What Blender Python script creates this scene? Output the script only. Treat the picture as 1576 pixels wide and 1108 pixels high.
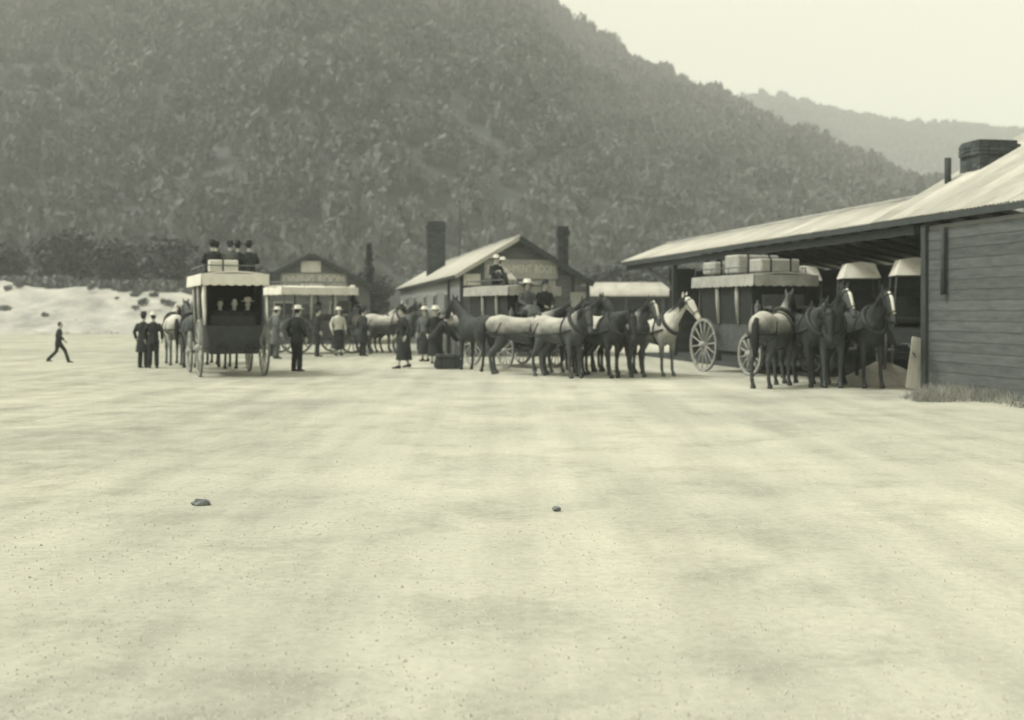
import bpy, bmesh, math, random
import numpy as np
from mathutils import Vector, Matrix
R = math.radians
random.seed(7); rng = np.random.default_rng(7)
scene = bpy.context.scene
for o in list(bpy.data.objects): bpy.data.objects.remove(o)
C = scene.collection

# ---------------------------------------------------------------- camera
cam = bpy.data.cameras.new('camera'); cam_o = bpy.data.objects.new('camera', cam); C.objects.link(cam_o)
cam_o.location = (0, 0, 1.65); cam_o.rotation_euler = (R(90), 0, 0)
cam.sensor_width = 36.0; cam.lens = 40.0; cam.shift_y = -0.047
cam.clip_start = 0.1; cam.clip_end = 9000
cam.dof.use_dof = True; cam.dof.focus_distance = 9.0; cam.dof.aperture_fstop = 1.6
scene.camera = cam_o
# ---------------------------------------------------------------- world and sun
SUN_EL, SUN_ROT = R(54), R(262)
w = bpy.data.worlds.new('World'); scene.world = w; w.use_nodes = True
nt = w.node_tree; nt.nodes.clear()
sky = nt.nodes.new('ShaderNodeTexSky'); sky.sky_type = 'NISHITA'; sky.sun_disc = False
sky.sun_elevation = SUN_EL; sky.sun_rotation = SUN_ROT; sky.air_density = 1.6; sky.dust_density = 5.0; sky.altitude = 300
hs = nt.nodes.new('ShaderNodeHueSaturation'); hs.inputs['Saturation'].default_value = 0.06
mx = nt.nodes.new('ShaderNodeMix'); mx.data_type = 'RGBA'; mx.blend_type = 'MULTIPLY'; mx.inputs[0].default_value = 1
mx.inputs[7].default_value = (1.0, 0.92, 0.68, 1)
bg = nt.nodes.new('ShaderNodeBackground'); bg.inputs['Strength'].default_value = 0.12
ow = nt.nodes.new('ShaderNodeOutputWorld')
nt.links.new(sky.outputs[0], hs.inputs['Color']); nt.links.new(hs.outputs[0], mx.inputs[6])
nt.links.new(mx.outputs[2], bg.inputs['Color']); nt.links.new(bg.outputs[0], ow.inputs['Surface'])
sun = bpy.data.lights.new('sun', 'SUN'); sun.energy = 1.5; sun.angle = R(10); sun.color = (1.0, 0.995, 0.95)
sun_o = bpy.data.objects.new('sun', sun); C.objects.link(sun_o)
sd = Vector((math.sin(SUN_ROT) * math.cos(SUN_EL), math.cos(SUN_ROT) * math.cos(SUN_EL), math.sin(SUN_EL)))
sun_o.rotation_euler = sd.to_track_quat('Z', 'Y').to_euler()
scene.view_settings.view_transform = 'Standard'; scene.view_settings.look = 'None'
scene.view_settings.exposure = 1.12; scene.view_settings.gamma = 1
scene.render.engine = 'CYCLES'
scene.cycles.volume_bounces = 1

# ---------------------------------------------------------------- materials (a monochrome print: greys with a green-cream cast)
def tone(v):
    if v < 0.12: return (v * 0.86, v * 1.04, v * 1.10)
    if v < 0.3: return (v * 0.95, v * 1.02, v * 1.04)
    return (v * 1.0, v * 1.0, v * 0.93)
MATS = {}
def mat(name, v, rough=0.85, vary=0.25, scale=6.0, bump=0.0, bscale=40.0, stretch=(1, 1, 1), per_obj=0.0, trans=0.0, metal=0.0, detail=6):
    if name in MATS: return MATS[name]
    m = bpy.data.materials.new(name); m.use_nodes = True; n = m.node_tree; L = n.links
    b = n.nodes['Principled BSDF']; b.inputs['Roughness'].default_value = rough; b.inputs['Metallic'].default_value = metal
    try: b.inputs['Specular IOR Level'].default_value = 0.25
    except Exception: pass
    tc = n.nodes.new('ShaderNodeTexCoord'); mp = n.nodes.new('ShaderNodeMapping'); mp.inputs['Scale'].default_value = stretch
    L.new(tc.outputs['Object'], mp.inputs['Vector'])
    oi = n.nodes.new('ShaderNodeObjectInfo')
    no = n.nodes.new('ShaderNodeTexNoise'); no.noise_dimensions = '4D'; no.inputs['Scale'].default_value = scale; no.inputs['Detail'].default_value = detail
    no.inputs['Roughness'].default_value = 0.65
    L.new(mp.outputs[0], no.inputs['Vector'])
    mw = n.nodes.new('ShaderNodeMath'); mw.operation = 'MULTIPLY'; mw.inputs[1].default_value = 37.0
    L.new(oi.outputs['Random'], mw.inputs[0]); L.new(mw.outputs[0], no.inputs['W'])
    cr = n.nodes.new('ShaderNodeValToRGB'); e = cr.color_ramp.elements
    e[0].position = 0.3; e[1].position = 0.72
    e[0].color = (*tone(v * (1 - vary)), 1); e[1].color = (*tone(v * (1 + vary)), 1)
    L.new(no.outputs[0], cr.inputs[0]); out = cr.outputs[0]
    if per_obj:
        mr = n.nodes.new('ShaderNodeMapRange'); mr.inputs[3].default_value = 1 - per_obj; mr.inputs[4].default_value = 1 + per_obj
        L.new(oi.outputs['Random'], mr.inputs[0])
        mm = n.nodes.new('ShaderNodeMix'); mm.data_type = 'RGBA'; mm.blend_type = 'MULTIPLY'; mm.inputs[0].default_value = 1
        L.new(out, mm.inputs[6]); L.new(mr.outputs[0], mm.inputs[7]); out = mm.outputs[2]
    L.new(out, b.inputs['Base Color'])
    if bump:
        nb = n.nodes.new('ShaderNodeTexNoise'); nb.inputs['Scale'].default_value = bscale; nb.inputs['Detail'].default_value = 5
        L.new(mp.outputs[0], nb.inputs['Vector'])
        bp = n.nodes.new('ShaderNodeBump'); bp.inputs['Strength'].default_value = bump; bp.inputs['Distance'].default_value = 0.05
        L.new(nb.outputs[0], bp.inputs['Height']); L.new(bp.outputs[0], b.inputs['Normal'])
    MATS[name] = m; return m
M = dict(
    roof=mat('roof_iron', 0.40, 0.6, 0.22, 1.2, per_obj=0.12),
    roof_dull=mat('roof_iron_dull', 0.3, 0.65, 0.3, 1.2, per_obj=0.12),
    board=mat('painted_board', 0.19, 0.8, 0.22, 3, 0.2, 30, (1, 1, 6), per_obj=0.14),
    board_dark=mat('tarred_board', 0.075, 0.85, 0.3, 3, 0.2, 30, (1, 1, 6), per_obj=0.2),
    timber=mat('weathered_timber', 0.06, 0.85, 0.3, 5, 0.3, 40, (6, 6, 1), per_obj=0.15),
    trim=mat('dark_trim', 0.055, 0.8, 0.25, 4),
    brick=mat('chimney_brick', 0.07, 0.9, 0.3, 5, 0.3, 30, per_obj=0.3),
    mortar=mat('mortar', 0.10, 0.95, 0.2, 8),
    sign=mat('sign_board', 0.30, 0.8, 0.15, 5), sign_pale=mat('sign_board_pale', 0.5, 0.8, 0.12, 5),
    letters=mat('sign_letters', 0.55, 0.8, 0.1, 5), letters_dark=mat('sign_letters_dark', 0.10, 0.8, 0.2, 5),
    coach=mat('coach_paint', 0.035, 0.5, 0.3, 4), coach_mid=mat('coach_paint_worn', 0.10, 0.65, 0.3, 5),
    canvas=mat('coach_canvas', 0.62, 0.9, 0.14, 4, 0.3, 20), canvas_grey=mat('coach_canvas_grey', 0.33, 0.9, 0.22, 4, 0.3, 20),
    leather=mat('leather', 0.03, 0.55, 0.3, 8), iron=mat('tyre_iron', 0.12, 0.5, 0.3, 6), wheelp=mat('wheel_paint', 0.32, 0.7, 0.25, 8),
    wheeld=mat('wheel_paint_dark', 0.13, 0.7, 0.25, 8),
    skin=mat('skin', 0.42, 0.6, 0.08, 10), eye=mat('eye', 0.02, 0.3, 0.1),
    cloth=mat('dark_cloth', 0.032, 0.95, 0.45, 5, 0.8, 11), cloth_mid=mat('grey_cloth', 0.11, 0.95, 0.35, 5, 0.8, 11),
    cloth_pale=mat('pale_cloth', 0.55, 0.95, 0.15, 7, 0.3, 25), straw=mat('straw_hat', 0.6, 0.9, 0.12, 20),
    hair=mat('hair', 0.03, 0.7, 0.3, 20), rug=mat('horse_rug', 0.42, 0.95, 0.15, 5, 0.3, 20),
    h_dark=mat('horse_coat_dark', 0.035, 0.65, 0.35, 3), h_bay=mat('horse_coat_bay', 0.06, 0.65, 0.3, 3), h_mid=mat('horse_coat_chestnut', 0.13, 0.65, 0.3, 3),
    h_grey=mat('horse_coat_grey', 0.38, 0.7, 0.3, 4), mane=mat('mane_hair', 0.02, 0.8, 0.4, 14, stretch=(1, 1, .2)),
    blaze=mat('blaze_hair', 0.6, 0.8, 0.1, 6), trunk=mat('tree_bark', 0.06, 0.95, 0.3, 4, 0.5, 15),
    leaf=mat('tree_leaf', 0.07, 0.8, 0.5, 0.5, per_obj=0.2), leaf_far=mat('forest_leaf', 0.105, 0.85, 0.55, 0.035, detail=9),
    rock=mat('stone', 0.32, 0.95, 0.3, 3, 0.5, 20, per_obj=0.2), pane=mat('window_pane', 0.03, 0.15, 0.2),
    gravel=mat('gravel_heap_mat', 0.48, 0.95, 0.25, 9, 0.8, 60), grass=mat('dry_grass', 0.33, 0.9, 0.5, 1.5), plank=mat('pale_plank', 0.5, 0.85, 0.2, 6, stretch=(4, 4, .5)),
    lug=mat('luggage', 0.06, 0.7, 0.3, 6, per_obj=0.2), lug_pale=mat('luggage_pale', 0.6, 0.85, 0.15, 6))

# ---------------------------------------------------------------- mesh helpers
class MB:
    def __init__(s): s.v = []; s.f = []
    def add(s, vs, fs):
        o = len(s.v); s.v += [tuple(v) for v in vs]; s.f += [tuple(i + o for i in f) for f in fs]; return s
    def box(s, x0, x1, y0, y1, z0, z1, b=0.0):
        if b:
            bm = bmesh.new(); bmesh.ops.create_cube(bm, size=1)
            for v in bm.verts: v.co = Vector(((x0 + x1) / 2 + v.co.x * (x1 - x0), (y0 + y1) / 2 + v.co.y * (y1 - y0), (z0 + z1) / 2 + v.co.z * (z1 - z0)))
            bmesh.ops.bevel(bm, geom=list(bm.edges), offset=b, segments=1, affect='EDGES')
            bm.verts.index_update(); s.add([v.co[:] for v in bm.verts], [[v.index for v in f.verts] for f in bm.faces]); bm.free(); return s
        return s.add([(x0, y0, z0), (x1, y0, z0), (x1, y1, z0), (x0, y1, z0), (x0, y0, z1), (x1, y0, z1), (x1, y1, z1), (x0, y1, z1)],
                     [(0, 3, 2, 1), (4, 5, 6, 7), (0, 1, 5, 4), (1, 2, 6, 5), (2, 3, 7, 6), (3, 0, 4, 7)])
    def bar(s, a, b, wx, wz):
        a, b = Vector(a), Vector(b); t = (b - a).normalized(); u = Vector((0, 0, 1)) if abs(t.z) < 0.95 else Vector((1, 0, 0))
        p = t.cross(u).normalized() * wx / 2; q = p.cross(t).normalized() * wz / 2
        vs = [a - p - q, a + p - q, a + p + q, a - p + q, b - p - q, b + p - q, b + p + q, b - p + q]
        return s.add(vs, [(0, 1, 2, 3), (7, 6, 5, 4), (0, 4, 5, 1), (1, 5, 6, 2), (2, 6, 7, 3), (3, 7, 4, 0)])
    def tube(s, pts, rad, n=10, ref=(0, 1, 0), cap=True):
        """loft; rad entries are r or (r along side, r along up) ; ref = side direction"""
        pts = [Vector(p) for p in pts]; rings = []
        P = list(pts); Q = [(r, r) if not isinstance(r, (tuple, list)) else r for r in rad]
        for i, p in enumerate(P):
            t = (P[min(i + 1, len(P) - 1)] - P[max(i - 1, 0)]).normalized()
            sd_ = Vector(ref) - t * t.dot(Vector(ref))
            if sd_.length < 1e-3: sd_ = Vector((1, 0, 0)) - t * t.x
            sd_.normalize(); up = t.cross(sd_)
            rings.append([p + sd_ * Q[i][0] * math.cos(2 * math.pi * k / n) + up * Q[i][1] * math.sin(2 * math.pi * k / n) for k in range(n)])
        vs = [v for r in rings for v in r]; fs = []
        for i in range(len(rings) - 1):
            for k in range(n):
                a, b = i * n + k, i * n + (k + 1) % n
                fs.append((a, b, b + n, a + n))
        if cap: fs.append(tuple(range(n - 1, -1, -1))); fs.append(tuple((len(rings) - 1) * n + k for k in range(n)))
        return s.add(vs, fs)
    def ball(s, c, r, nu=10, nv=6):
        if not isinstance(r, (tuple, list)): r = (r, r, r)
        vs = []; fs = []
        for j in range(nv + 1):
            th = math.pi * j / nv
            for i in range(nu):
                ph = 2 * math.pi * i / nu
                vs.append((c[0] + r[0] * math.sin(th) * math.cos(ph), c[1] + r[1] * math.sin(th) * math.sin(ph), c[2] - r[2] * math.cos(th)))
        for j in range(nv):
            for i in range(nu):
                a, b = j * nu + i, j * nu + (i + 1) % nu
                fs.append((a, b, b + nu, a + nu))
        return s.add(vs, fs)
    def mesh(s, name, m=None, smooth=False):
        me = bpy.data.meshes.new(name); me.from_pydata(s.v, [], s.f); me.update()
        bm = bmesh.new(); bm.from_mesh(me); bmesh.ops.recalc_face_normals(bm, faces=bm.faces); bm.to_mesh(me); bm.free()
        if m: me.materials.append(m)
        if smooth: me.polygons.foreach_set('use_smooth', [True] * len(me.polygons))
        return me
    def remesh(s, name, m, voxel=0.03, it=4):
        me = s.mesh(name, m); o = bpy.data.objects.new('tmp', me); C.objects.link(o)
        md = o.modifiers.new('r', 'REMESH'); md.mode = 'VOXEL'; md.voxel_size = voxel
        ms = o.modifiers.new('s', 'SMOOTH'); ms.factor = 0.5; ms.iterations = it
        dg = bpy.context.evaluated_depsgraph_get(); me2 = bpy.data.meshes.new_from_object(o.evaluated_get(dg))
        bpy.data.objects.remove(o); me2.name = name; me2.materials.clear(); me2.materials.append(m)
        me2.polygons.foreach_set('use_smooth', [True] * len(me2.polygons)); return me2
def link(name, me, parent=None, loc=None, rot=None, scale=None):
    o = bpy.data.objects.new(name, me); C.objects.link(o)
    if parent: o.parent = parent
    if loc: o.location = loc
    if rot is not None: o.rotation_euler = rot if isinstance(rot, (tuple, list)) else (0, 0, rot)
    if scale: o.scale = scale if isinstance(scale, (tuple, list)) else (scale,) * 3
    return o
def tag(o, label, cat, group=None):
    o['label'] = label; o['category'] = cat
    if group: o['group'] = group
    return o
def thing(name, label, cat, loc, rot=0, group=None, scale=None):
    return tag(link(name, None, None, loc, rot, scale), label, cat, group)
def kind(o, k): o['kind'] = k; return o
def withmat(me, m):
    me = me.copy(); me.materials.clear(); me.materials.append(m); return me
def nz(x, y, o=4, f=1.0):
    v = 0; a = 1
    for i in range(o):
        v += a * (math.sin(x * f * 1.3 + i * 2.1 + 1.7 * math.sin(y * f * 0.9 + i)) * math.cos(y * f * 1.1 - i * 1.3 + 1.3 * math.sin(x * f * .7))); a *= .5; f *= 2.03
    return v

# ================================================================ SETTING
def ground_material():
    m = bpy.data.materials.new('gravel_yard'); m.use_nodes = True; n = m.node_tree; L = n.links; b = n.nodes['Principled BSDF']
    b.inputs['Roughness'].default_value = 0.95; b.inputs['Specular IOR Level'].default_value = 0.1
    tc = n.nodes.new('ShaderNodeTexCoord')
    def noise(s, d, r=0.6, vec=None):
        x = n.nodes.new('ShaderNodeTexNoise'); x.inputs['Scale'].default_value = s; x.inputs['Detail'].default_value = d; x.inputs['Roughness'].default_value = r
        L.new(vec or tc.outputs['Object'], x.inputs['Vector']); return x.outputs[0]
    def ramp(i, p0, c0, p1, c1):
        x = n.nodes.new('ShaderNodeValToRGB'); e = x.color_ramp.elements; e[0].position = p0; e[1].position = p1
        e[0].color = (*c0, 1); e[1].color = (*c1, 1); L.new(i, x.inputs[0]); return x.outputs[0]
    def mult(a, c):
        x = n.nodes.new('ShaderNodeMix'); x.data_type = 'RGBA'; x.blend_type = 'MULTIPLY'; x.inputs[0].default_value = 1
        L.new(a, x.inputs[6]); L.new(c, x.inputs[7]); return x.outputs[2]
    base = ramp(noise(0.35, 8, .62), 0.3, (.385, .395, .365), 0.7, (.51, .515, .465))
    patch = ramp(noise(0.9, 9, .7), 0.34, (.78, .79, .78), 0.5, (1, 1, 1))
    fine = ramp(noise(14, 6, .75), 0.3, (.84, .84, .83), 0.6, (1.04, 1.04, 1.03))
    rut = n.nodes.new('ShaderNodeMapping'); rut.inputs['Rotation'].default_value = (0, 0, R(24)); rut.inputs['Scale'].default_value = (1.6, .12, 1)
    L.new(tc.outputs['Object'], rut.inputs['Vector'])
    ruts = ramp(noise(0.9, 5, .55, rut.outputs[0]), 0.35, (.86, .86, .85), 0.6, (1.04, 1.04, 1.03))
    # worn grass on the near left of the yard
    sx = n.nodes.new('ShaderNodeSeparateXYZ'); L.new(tc.outputs['Object'], sx.inputs[0])
    mr = n.nodes.new('ShaderNodeMapRange'); mr.inputs[1].default_value = -1.2; mr.inputs[2].default_value = -6.0; mr.inputs[3].default_value = 0; mr.inputs[4].default_value = 1
    L.new(sx.outputs[0], mr.inputs[0])
    gp = ramp(noise(1.7, 10, .72), 0.36, (.74, .75, .73), 0.62, (1, 1, 1))
    mg = n.nodes.new('ShaderNodeMix'); mg.data_type = 'RGBA'; mg.inputs[6].default_value = (1, 1, 1, 1); L.new(mr.outputs[0], mg.inputs[0]); L.new(gp, mg.inputs[7])
    big = ramp(noise(0.11, 4, .55), 0.36, (.84, .85, .85), 0.6, (1.04, 1.04, 1.02))
    L.new(mult(mult(mult(mult(mult(base, big), patch), fine), ruts), mg.outputs[2]), b.inputs['Base Color'])
    bp = n.nodes.new('ShaderNodeBump'); bp.inputs['Strength'].default_value = 0.35; bp.inputs['Distance'].default_value = 0.03
    L.new(noise(9, 9, .75), bp.inputs['Height']); L.new(bp.outputs[0], b.inputs['Normal'])
    return m
def gz(x, y):
    a = min(1, max(0, (y - 3) / 6)) * (1 if y < 20 else max(0, (30 - y) / 10))
    return 0.012 * a * nz(x, y, 3, .5) if abs(x) < 20 and y < 30 else 0.0
def build_ground():
    xs = [-3000, -1200, -500, -200, -90, -45, -28] + [-20 + .5 * i for i in range(81)] + [28, 45, 90, 200, 500, 1200, 3000]
    ys = [-400, -60, -10] + [.5 * i for i in range(61)] + [34, 40, 55, 80, 120, 200, 400, 900, 2500, 6000]
    v = [(x, y, gz(x, y)) for y in ys for x in xs]; nx = len(xs)
    f = [(j * nx + i, j * nx + i + 1, (j + 1) * nx + i + 1, (j + 1) * nx + i) for j in range(len(ys) - 1) for i in range(nx - 1)]
    me = MB().add(v, f).mesh('ground', ground_material(), True); kind(link('ground', me), 'structure')
build_ground()

def sstep(t): t = max(0.0, min(1.0, t)); return t * t * (3 - 2 * t)
def interp(x, P):
    if x <= P[0][0]: return P[0][1]
    for (a, b), (c, d) in zip(P, P[1:]):
        if x <= c: return b + (d - b) * (x - a) / (c - a)
    return P[-1][1]
# the near forested hill: ridge height along X at about 650 m
RIDGE = [(-700, 300), (-300, 262), (-107, 238), (0, 205), (30, 168), (73, 142), (98, 128), (125, 112), (150, 96), (175, 78), (205, 58), (245, 36), (300, 12), (360, -4), (420, -20)]
def hill_z(x, y):
    foot = 190 + 0.25 * max(0, x) + 12 * nz(x, 3, 2, .02)
    ridge = 650.0; t = (y - foot) / (ridge - foot)
    if t <= 0: return -2
    H = interp(x * (650.0 / max(y, 200)) ** .35, RIDGE)
    if t <= 1:
        z = H * (t ** .92)
        z += (8 * nz(x + .45 * y, y * .3, 3, .022) + 2.5 * nz(x, y, 3, .07)) * sstep(t * 5) * sstep((1 - t) * 6)
    else: z = H * (1 - .25 * (t - 1))
    return max(z, -2)
def build_hill():
    xs = np.linspace(-620, 430, 106); ys = np.concatenate([np.linspace(180, 650, 70), [680, 760, 900]])
    v = [(x, y, hill_z(x, y)) for y in ys for x in xs]; nx = len(xs)
    f = [(j * nx + i, j * nx + i + 1, (j + 1) * nx + i + 1, (j + 1) * nx + i) for j in range(len(ys) - 1) for i in range(nx - 1)]
    me = MB().add(v, f).mesh('forested_hill', mat('hill_undergrowth', 0.05, 0.95, 0.7, 0.12, 1.0, 0.25, detail=9), True); kind(link('forested_hill', me), 'structure')
build_hill()
FAR = [(-600, 260), (0, 330), (200, 345), (311, 362), (385, 381), (425, 396), (471, 392), (539, 379), (585, 364), (631, 356), (699, 345), (802, 339), (900, 333), (1200, 300), (1700, 200)]
FS = .62
def far_pt(x, t):
    y = 700 + 540 * t; H = (interp(x / FS, FAR) - 12) * FS
    z = H * t ** 1.1 if t <= 1 else H * (1 - .5 * (t - 1))
    z += (9 * nz(x + .4 * y, y * .4, 4, .017) + 3 * nz(x, y, 3, .06)) * sstep(t * 4) * (sstep((1.0 - t) * 4) if t < 1 else 0)
    return x * (y / 1240) ** .4, y, z - 3
def build_far():
    xs = np.linspace(-300, 1350, 160); ts = np.linspace(0, 1.25, 50)
    v = [far_pt(x, t) for t in ts for x in xs]
    nx = len(xs); f = [(j * nx + i, j * nx + i + 1, (j + 1) * nx + i + 1, (j + 1) * nx + i) for j in range(len(ts) - 1) for i in range(nx - 1)]
    me = MB().add(v, f).mesh('far_mountain', mat('mountain_bush', 0.10, 0.95, 0.6, 0.03, 1.0, .12, detail=9), True); kind(link('far_mountain', me), 'structure')
build_far()

# forest covering the hill: one mass of crowns made of leaf clumps
def leaf_cloud(n, rx, ry, rz, size, seed, lobes=5):
    r = np.random.default_rng(seed)
    lc = r.normal(size=(lobes, 3)); lc /= np.linalg.norm(lc, axis=1)[:, None]; lc *= r.uniform(.25, .6, (lobes, 1)); lc[:, 2] = np.abs(lc[:, 2]) * .8
    k = r.integers(0, lobes, n); d = r.normal(size=(n, 3)); d /= np.linalg.norm(d, axis=1)[:, None]
    c = lc[k] + d * r.uniform(.3, .55, (n, 1)); c *= [rx, ry, rz]
    a = r.normal(size=(n, 3)) + d * .3; a /= np.linalg.norm(a, axis=1)[:, None]
    b = np.cross(a, r.normal(size=(n, 3))); b /= np.linalg.norm(b, axis=1)[:, None]
    s = size * r.uniform(.6, 1.4, (n, 1))
    return np.stack([c + a * s, c - a * s * .5 + b * s * .8, c - a * s * .5 - b * s * .8], 1)   # n,3,3
def tri_mesh(name, T, m):
    V = T.reshape(-1, 3); n = len(T); me = bpy.data.meshes.new(name)
    me.vertices.add(len(V)); me.vertices.foreach_set('co', V.astype(np.float32).ravel())
    me.loops.add(3 * n); me.loops.foreach_set('vertex_index', np.arange(3 * n, dtype=np.int32))
    me.polygons.add(n); me.polygons.foreach_set('loop_start', np.arange(0, 3 * n, 3, dtype=np.int32)); me.polygons.foreach_set('loop_total', np.full(n, 3, np.int32))
    me.update(); me.validate(); me.materials.append(m); return me
def build_forest():
    tpl = [leaf_cloud(250, 1, 1, 1.05, .19, 100 + i, 7) for i in range(6)]
    out = []; r = np.random.default_rng(3); cell = 5.6
    y = 195.0
    while y < 668:
        x = -0.52 * y - 8
        while x < 0.52 * y + 8:
            px = x + r.uniform(-2.4, 2.4); py = y + r.uniform(-2.4, 2.4); z = hill_z(px, min(py, 655))
            if z > 0.5 and z < py * .33 + 6 and r.random() < .985 - .12 * sstep((nz(px + .5 * py, py * .4, 4, .035) - .9) * 3):
                s = r.uniform(2.0, 4.2) * (1.4 if r.random() < .12 else 1) * (1 + .22 * nz(px, py, 2, .05)); h = s * r.uniform(1.1, 1.9)
                a = r.uniform(0, 6.28); ca, sa = math.cos(a), math.sin(a)
                T = tpl[r.integers(6)].copy()
                X = (T[..., 0] * ca - T[..., 1] * sa) * s + px; Y = (T[..., 0] * sa + T[..., 1] * ca) * s + py; Z = T[..., 2] * h + z + s * .5
                out.append(np.stack([X, Y, Z], -1))
            x += cell
        y += cell
    tp2 = [leaf_cloud(46, 1, 1, 1.05, .42, 200 + i, 5) for i in range(5)]; out2 = []
    for i in range(6500):
        px, py, z = far_pt(r.uniform(120, 690), r.uniform(.25, 1.0) ** .8)
        s = r.uniform(3.5, 7); T = tp2[r.integers(5)] * [s, s, s * r.uniform(.9, 1.5)] + [px, py, z + s * .3]; out2.append(T)
    o = link('distant_forest', tri_mesh('distant_forest', np.concatenate(out2), mat('distant_leaf', 0.10, .9, .6, .03, detail=9))); kind(o, 'stuff')
    tag(o, 'hazy bush forest on the far mountain at the upper right', 'forest')
    T = np.concatenate(out); print('forest crowns', len(out), 'tris', len(T))
    o = link('forest', tri_mesh('forest', T, M['leaf_far'])); kind(o, 'stuff')
    tag(o, 'dense bush forest covering the whole steep hillside behind the station', 'forest')
build_forest()

# pale gravel bank at the left, beyond the yard
def build_bank():
    xs = np.linspace(-95, -20, 60); ys = np.linspace(80, 150, 30); v = []
    for y in ys:
        for x in xs:
            top = interp(x, [(-95, 4.6), (-46, 4.2), (-38, 3.9), (-31, 3.6), (-27, 2.6), (-23, 0.4), (-20, -.5)])
            z = top * sstep((y - 84) / 18) * (1 - .1 * sstep((y - 120) / 30)) + .35 * nz(x, y, 4, .35) * sstep((y - 84) / 10)
            v.append((x, y, z - .15))
    nx = len(xs); f = [(j * nx + i, j * nx + i + 1, (j + 1) * nx + i + 1, (j + 1) * nx + i) for j in range(len(ys) - 1) for i in range(nx - 1)]
    me = MB().add(v, f).mesh('gravel_bank', mat('bank_gravel', 0.36, 0.95, 0.5, 0.3, 1.0, 1.2, detail=10), True); kind(link('gravel_bank', me), 'structure')
build_bank()

def bank_z(x, y):
    top = interp(x, [(-95, 4.6), (-46, 4.2), (-38, 3.9), (-31, 3.6), (-27, 2.6), (-23, 0.4), (-20, -.5)])
    return top * sstep((y - 84) / 18) * (1 - .1 * sstep((y - 120) / 30)) + .35 * nz(x, y, 4, .35) * sstep((y - 84) / 10) - .15
def build_scrub():
    r = np.random.default_rng(21); out = []; tp = [leaf_cloud(130, 1, 1, .7, .2, 300 + i, 5) for i in range(3)]
    for i in range(900):
        y = 88 + 30 * r.random() ** .45; x = r.uniform(-64, -22)
        if nz(x, y, 3, .3) < .0 and y < 106: continue
        s = r.uniform(.15, .6) * (1 + 1.3 * (y > 103)); out.append(tp[r.integers(3)] * s + [x, y, bank_z(x, y) + s * .15])
    o = link('bank_scrub', tri_mesh('bank_scrub', np.concatenate(out), mat('scrub_leaf', .17, .9, .5, .5))); kind(o, 'stuff'); tag(o, 'low scrub scattered over the pale gravel bank at the left', 'scrub')
build_scrub()
# ---------------------------------------------------------------- trees
def make_tree_meshes(seed, h=9.0, n=2600):
    r = random.Random(seed); tr = MB()
    tr.tube([(0, 0, -.2), (.1, 0, h * .2), (.05, .15, h * .45), (0, 0, h * .75)], [.3, .24, .17, .05], 8)
    for i in range(7):
        a = r.uniform(0, 6.28); z0 = h * r.uniform(.22, .55); L = h * r.uniform(.2, .33)
        tr.tube([(0.05, 0.05, z0), (math.cos(a) * L * .5, math.sin(a) * L * .5, z0 + L * .35), (math.cos(a) * L, math.sin(a) * L, z0 + L * .8)], [.1, .07, .02], 6)
    T = leaf_cloud(n, h * .42, h * .42, h * .46, .32, seed, 11); T[..., 2] += h * .55
    T2 = leaf_cloud(n // 3, h * .40, h * .40, h * .3, .3, seed + 50, 7); T2[..., 2] += h * .3
    return tr.mesh('trunk', M['trunk']), tri_mesh('crown', np.concatenate([T, T2]), M['leaf'])
TREES = [make_tree_meshes(11 + i) for i in range(4)]
def tree(x, y, s, k, rot, label, group=None, sx=1.0, z=0):
    t = thing('bush_tree', label, 'tree', (x, y, z), rot, group, (s * sx, s * sx, s))
    link('trunk', TREES[k][0], t); link('crown', TREES[k][1], t)
    return t
TG = 'trees along the foot of the hill'
TREE_L = [(-66, 132, 1.0, 0, 'dark bushy tree above the pale bank at the left picture edge', 1.3, 3),
          (-58, 128, .82, 1, 'dark bushy tree above the pale bank, second from the left', 1.3, 3),
          (-50.5, 130, .95, 2, 'dark round tree above the gravel bank, third from the left', 1.35, 3),
          (-44, 127, .78, 3, 'lower dark tree above the gravel bank, fourth from the left', 1.4, 3),
          (-38, 126, .9, 0, 'dark tree on the right shoulder of the gravel bank', 1.3, 2.6),
          (-32, 124, .95, 1, 'dark tree where the gravel bank runs down, left of the rear-view coach', 1.25, .8),
          (-27.5, 118, .8, 2, 'dark tree seen just left of the rear-view coach roof', 1.2, 0),
          (-22, 112, .7, 3, 'dark tree partly behind the rear-view coach', 1.3, 0),
          (-13.8, 96, .62, 1, 'dark bush between the far gabled building and the conifer', 1.5, 0),
          (-11.2, 90, .55, 2, 'dark bush right of the slender conifer', 1.5, 0),
          (-17.5, 104, .6, 0, 'dark bush behind the roof of the far gabled building', 1.4, 0),
          (9.5, 110, .75, 3, 'dark tree behind the low pale-roofed shelter', 1.4, 0),
          (16, 116, .85, 0, 'dark tree behind the far end of the coach shed roof', 1.3, 0)]
for i, (x, y, s, k, lab, sx, z) in enumerate(TREE_L): tree(x, y, s, k, i * 1.7, lab, TG, sx, z)
def conifer():
    t = thing('conifer_tree', 'slender dark conifer standing between the two gabled buildings', 'tree', (-8.8, 70, 0))
    link('trunk', MB().tube([(0, 0, 0), (0, 0, 5.6)], [.1, .02], 6).mesh('trunk', M['trunk']), t)
    r = np.random.default_rng(5); T = []
    for i in range(1500):
        z = r.uniform(.5, 5.9); rr = .5 * (1 - (z - .5) / 5.9) ** .7 * r.uniform(.3, 1.1); a = r.uniform(0, 6.28)
        c = np.array([rr * math.cos(a), rr * math.sin(a), z]); d = np.array([math.cos(a), math.sin(a), -.5]) * .16; e = np.cross(d, [0, 0, 1]) * .5 + r.normal(size=3) * .03
        T.append([c + d, c - d * .4 + e, c - d * .4 - e])
    link('crown', tri_mesh('crown', np.array(T), M['leaf']), t)
conifer()

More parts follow.
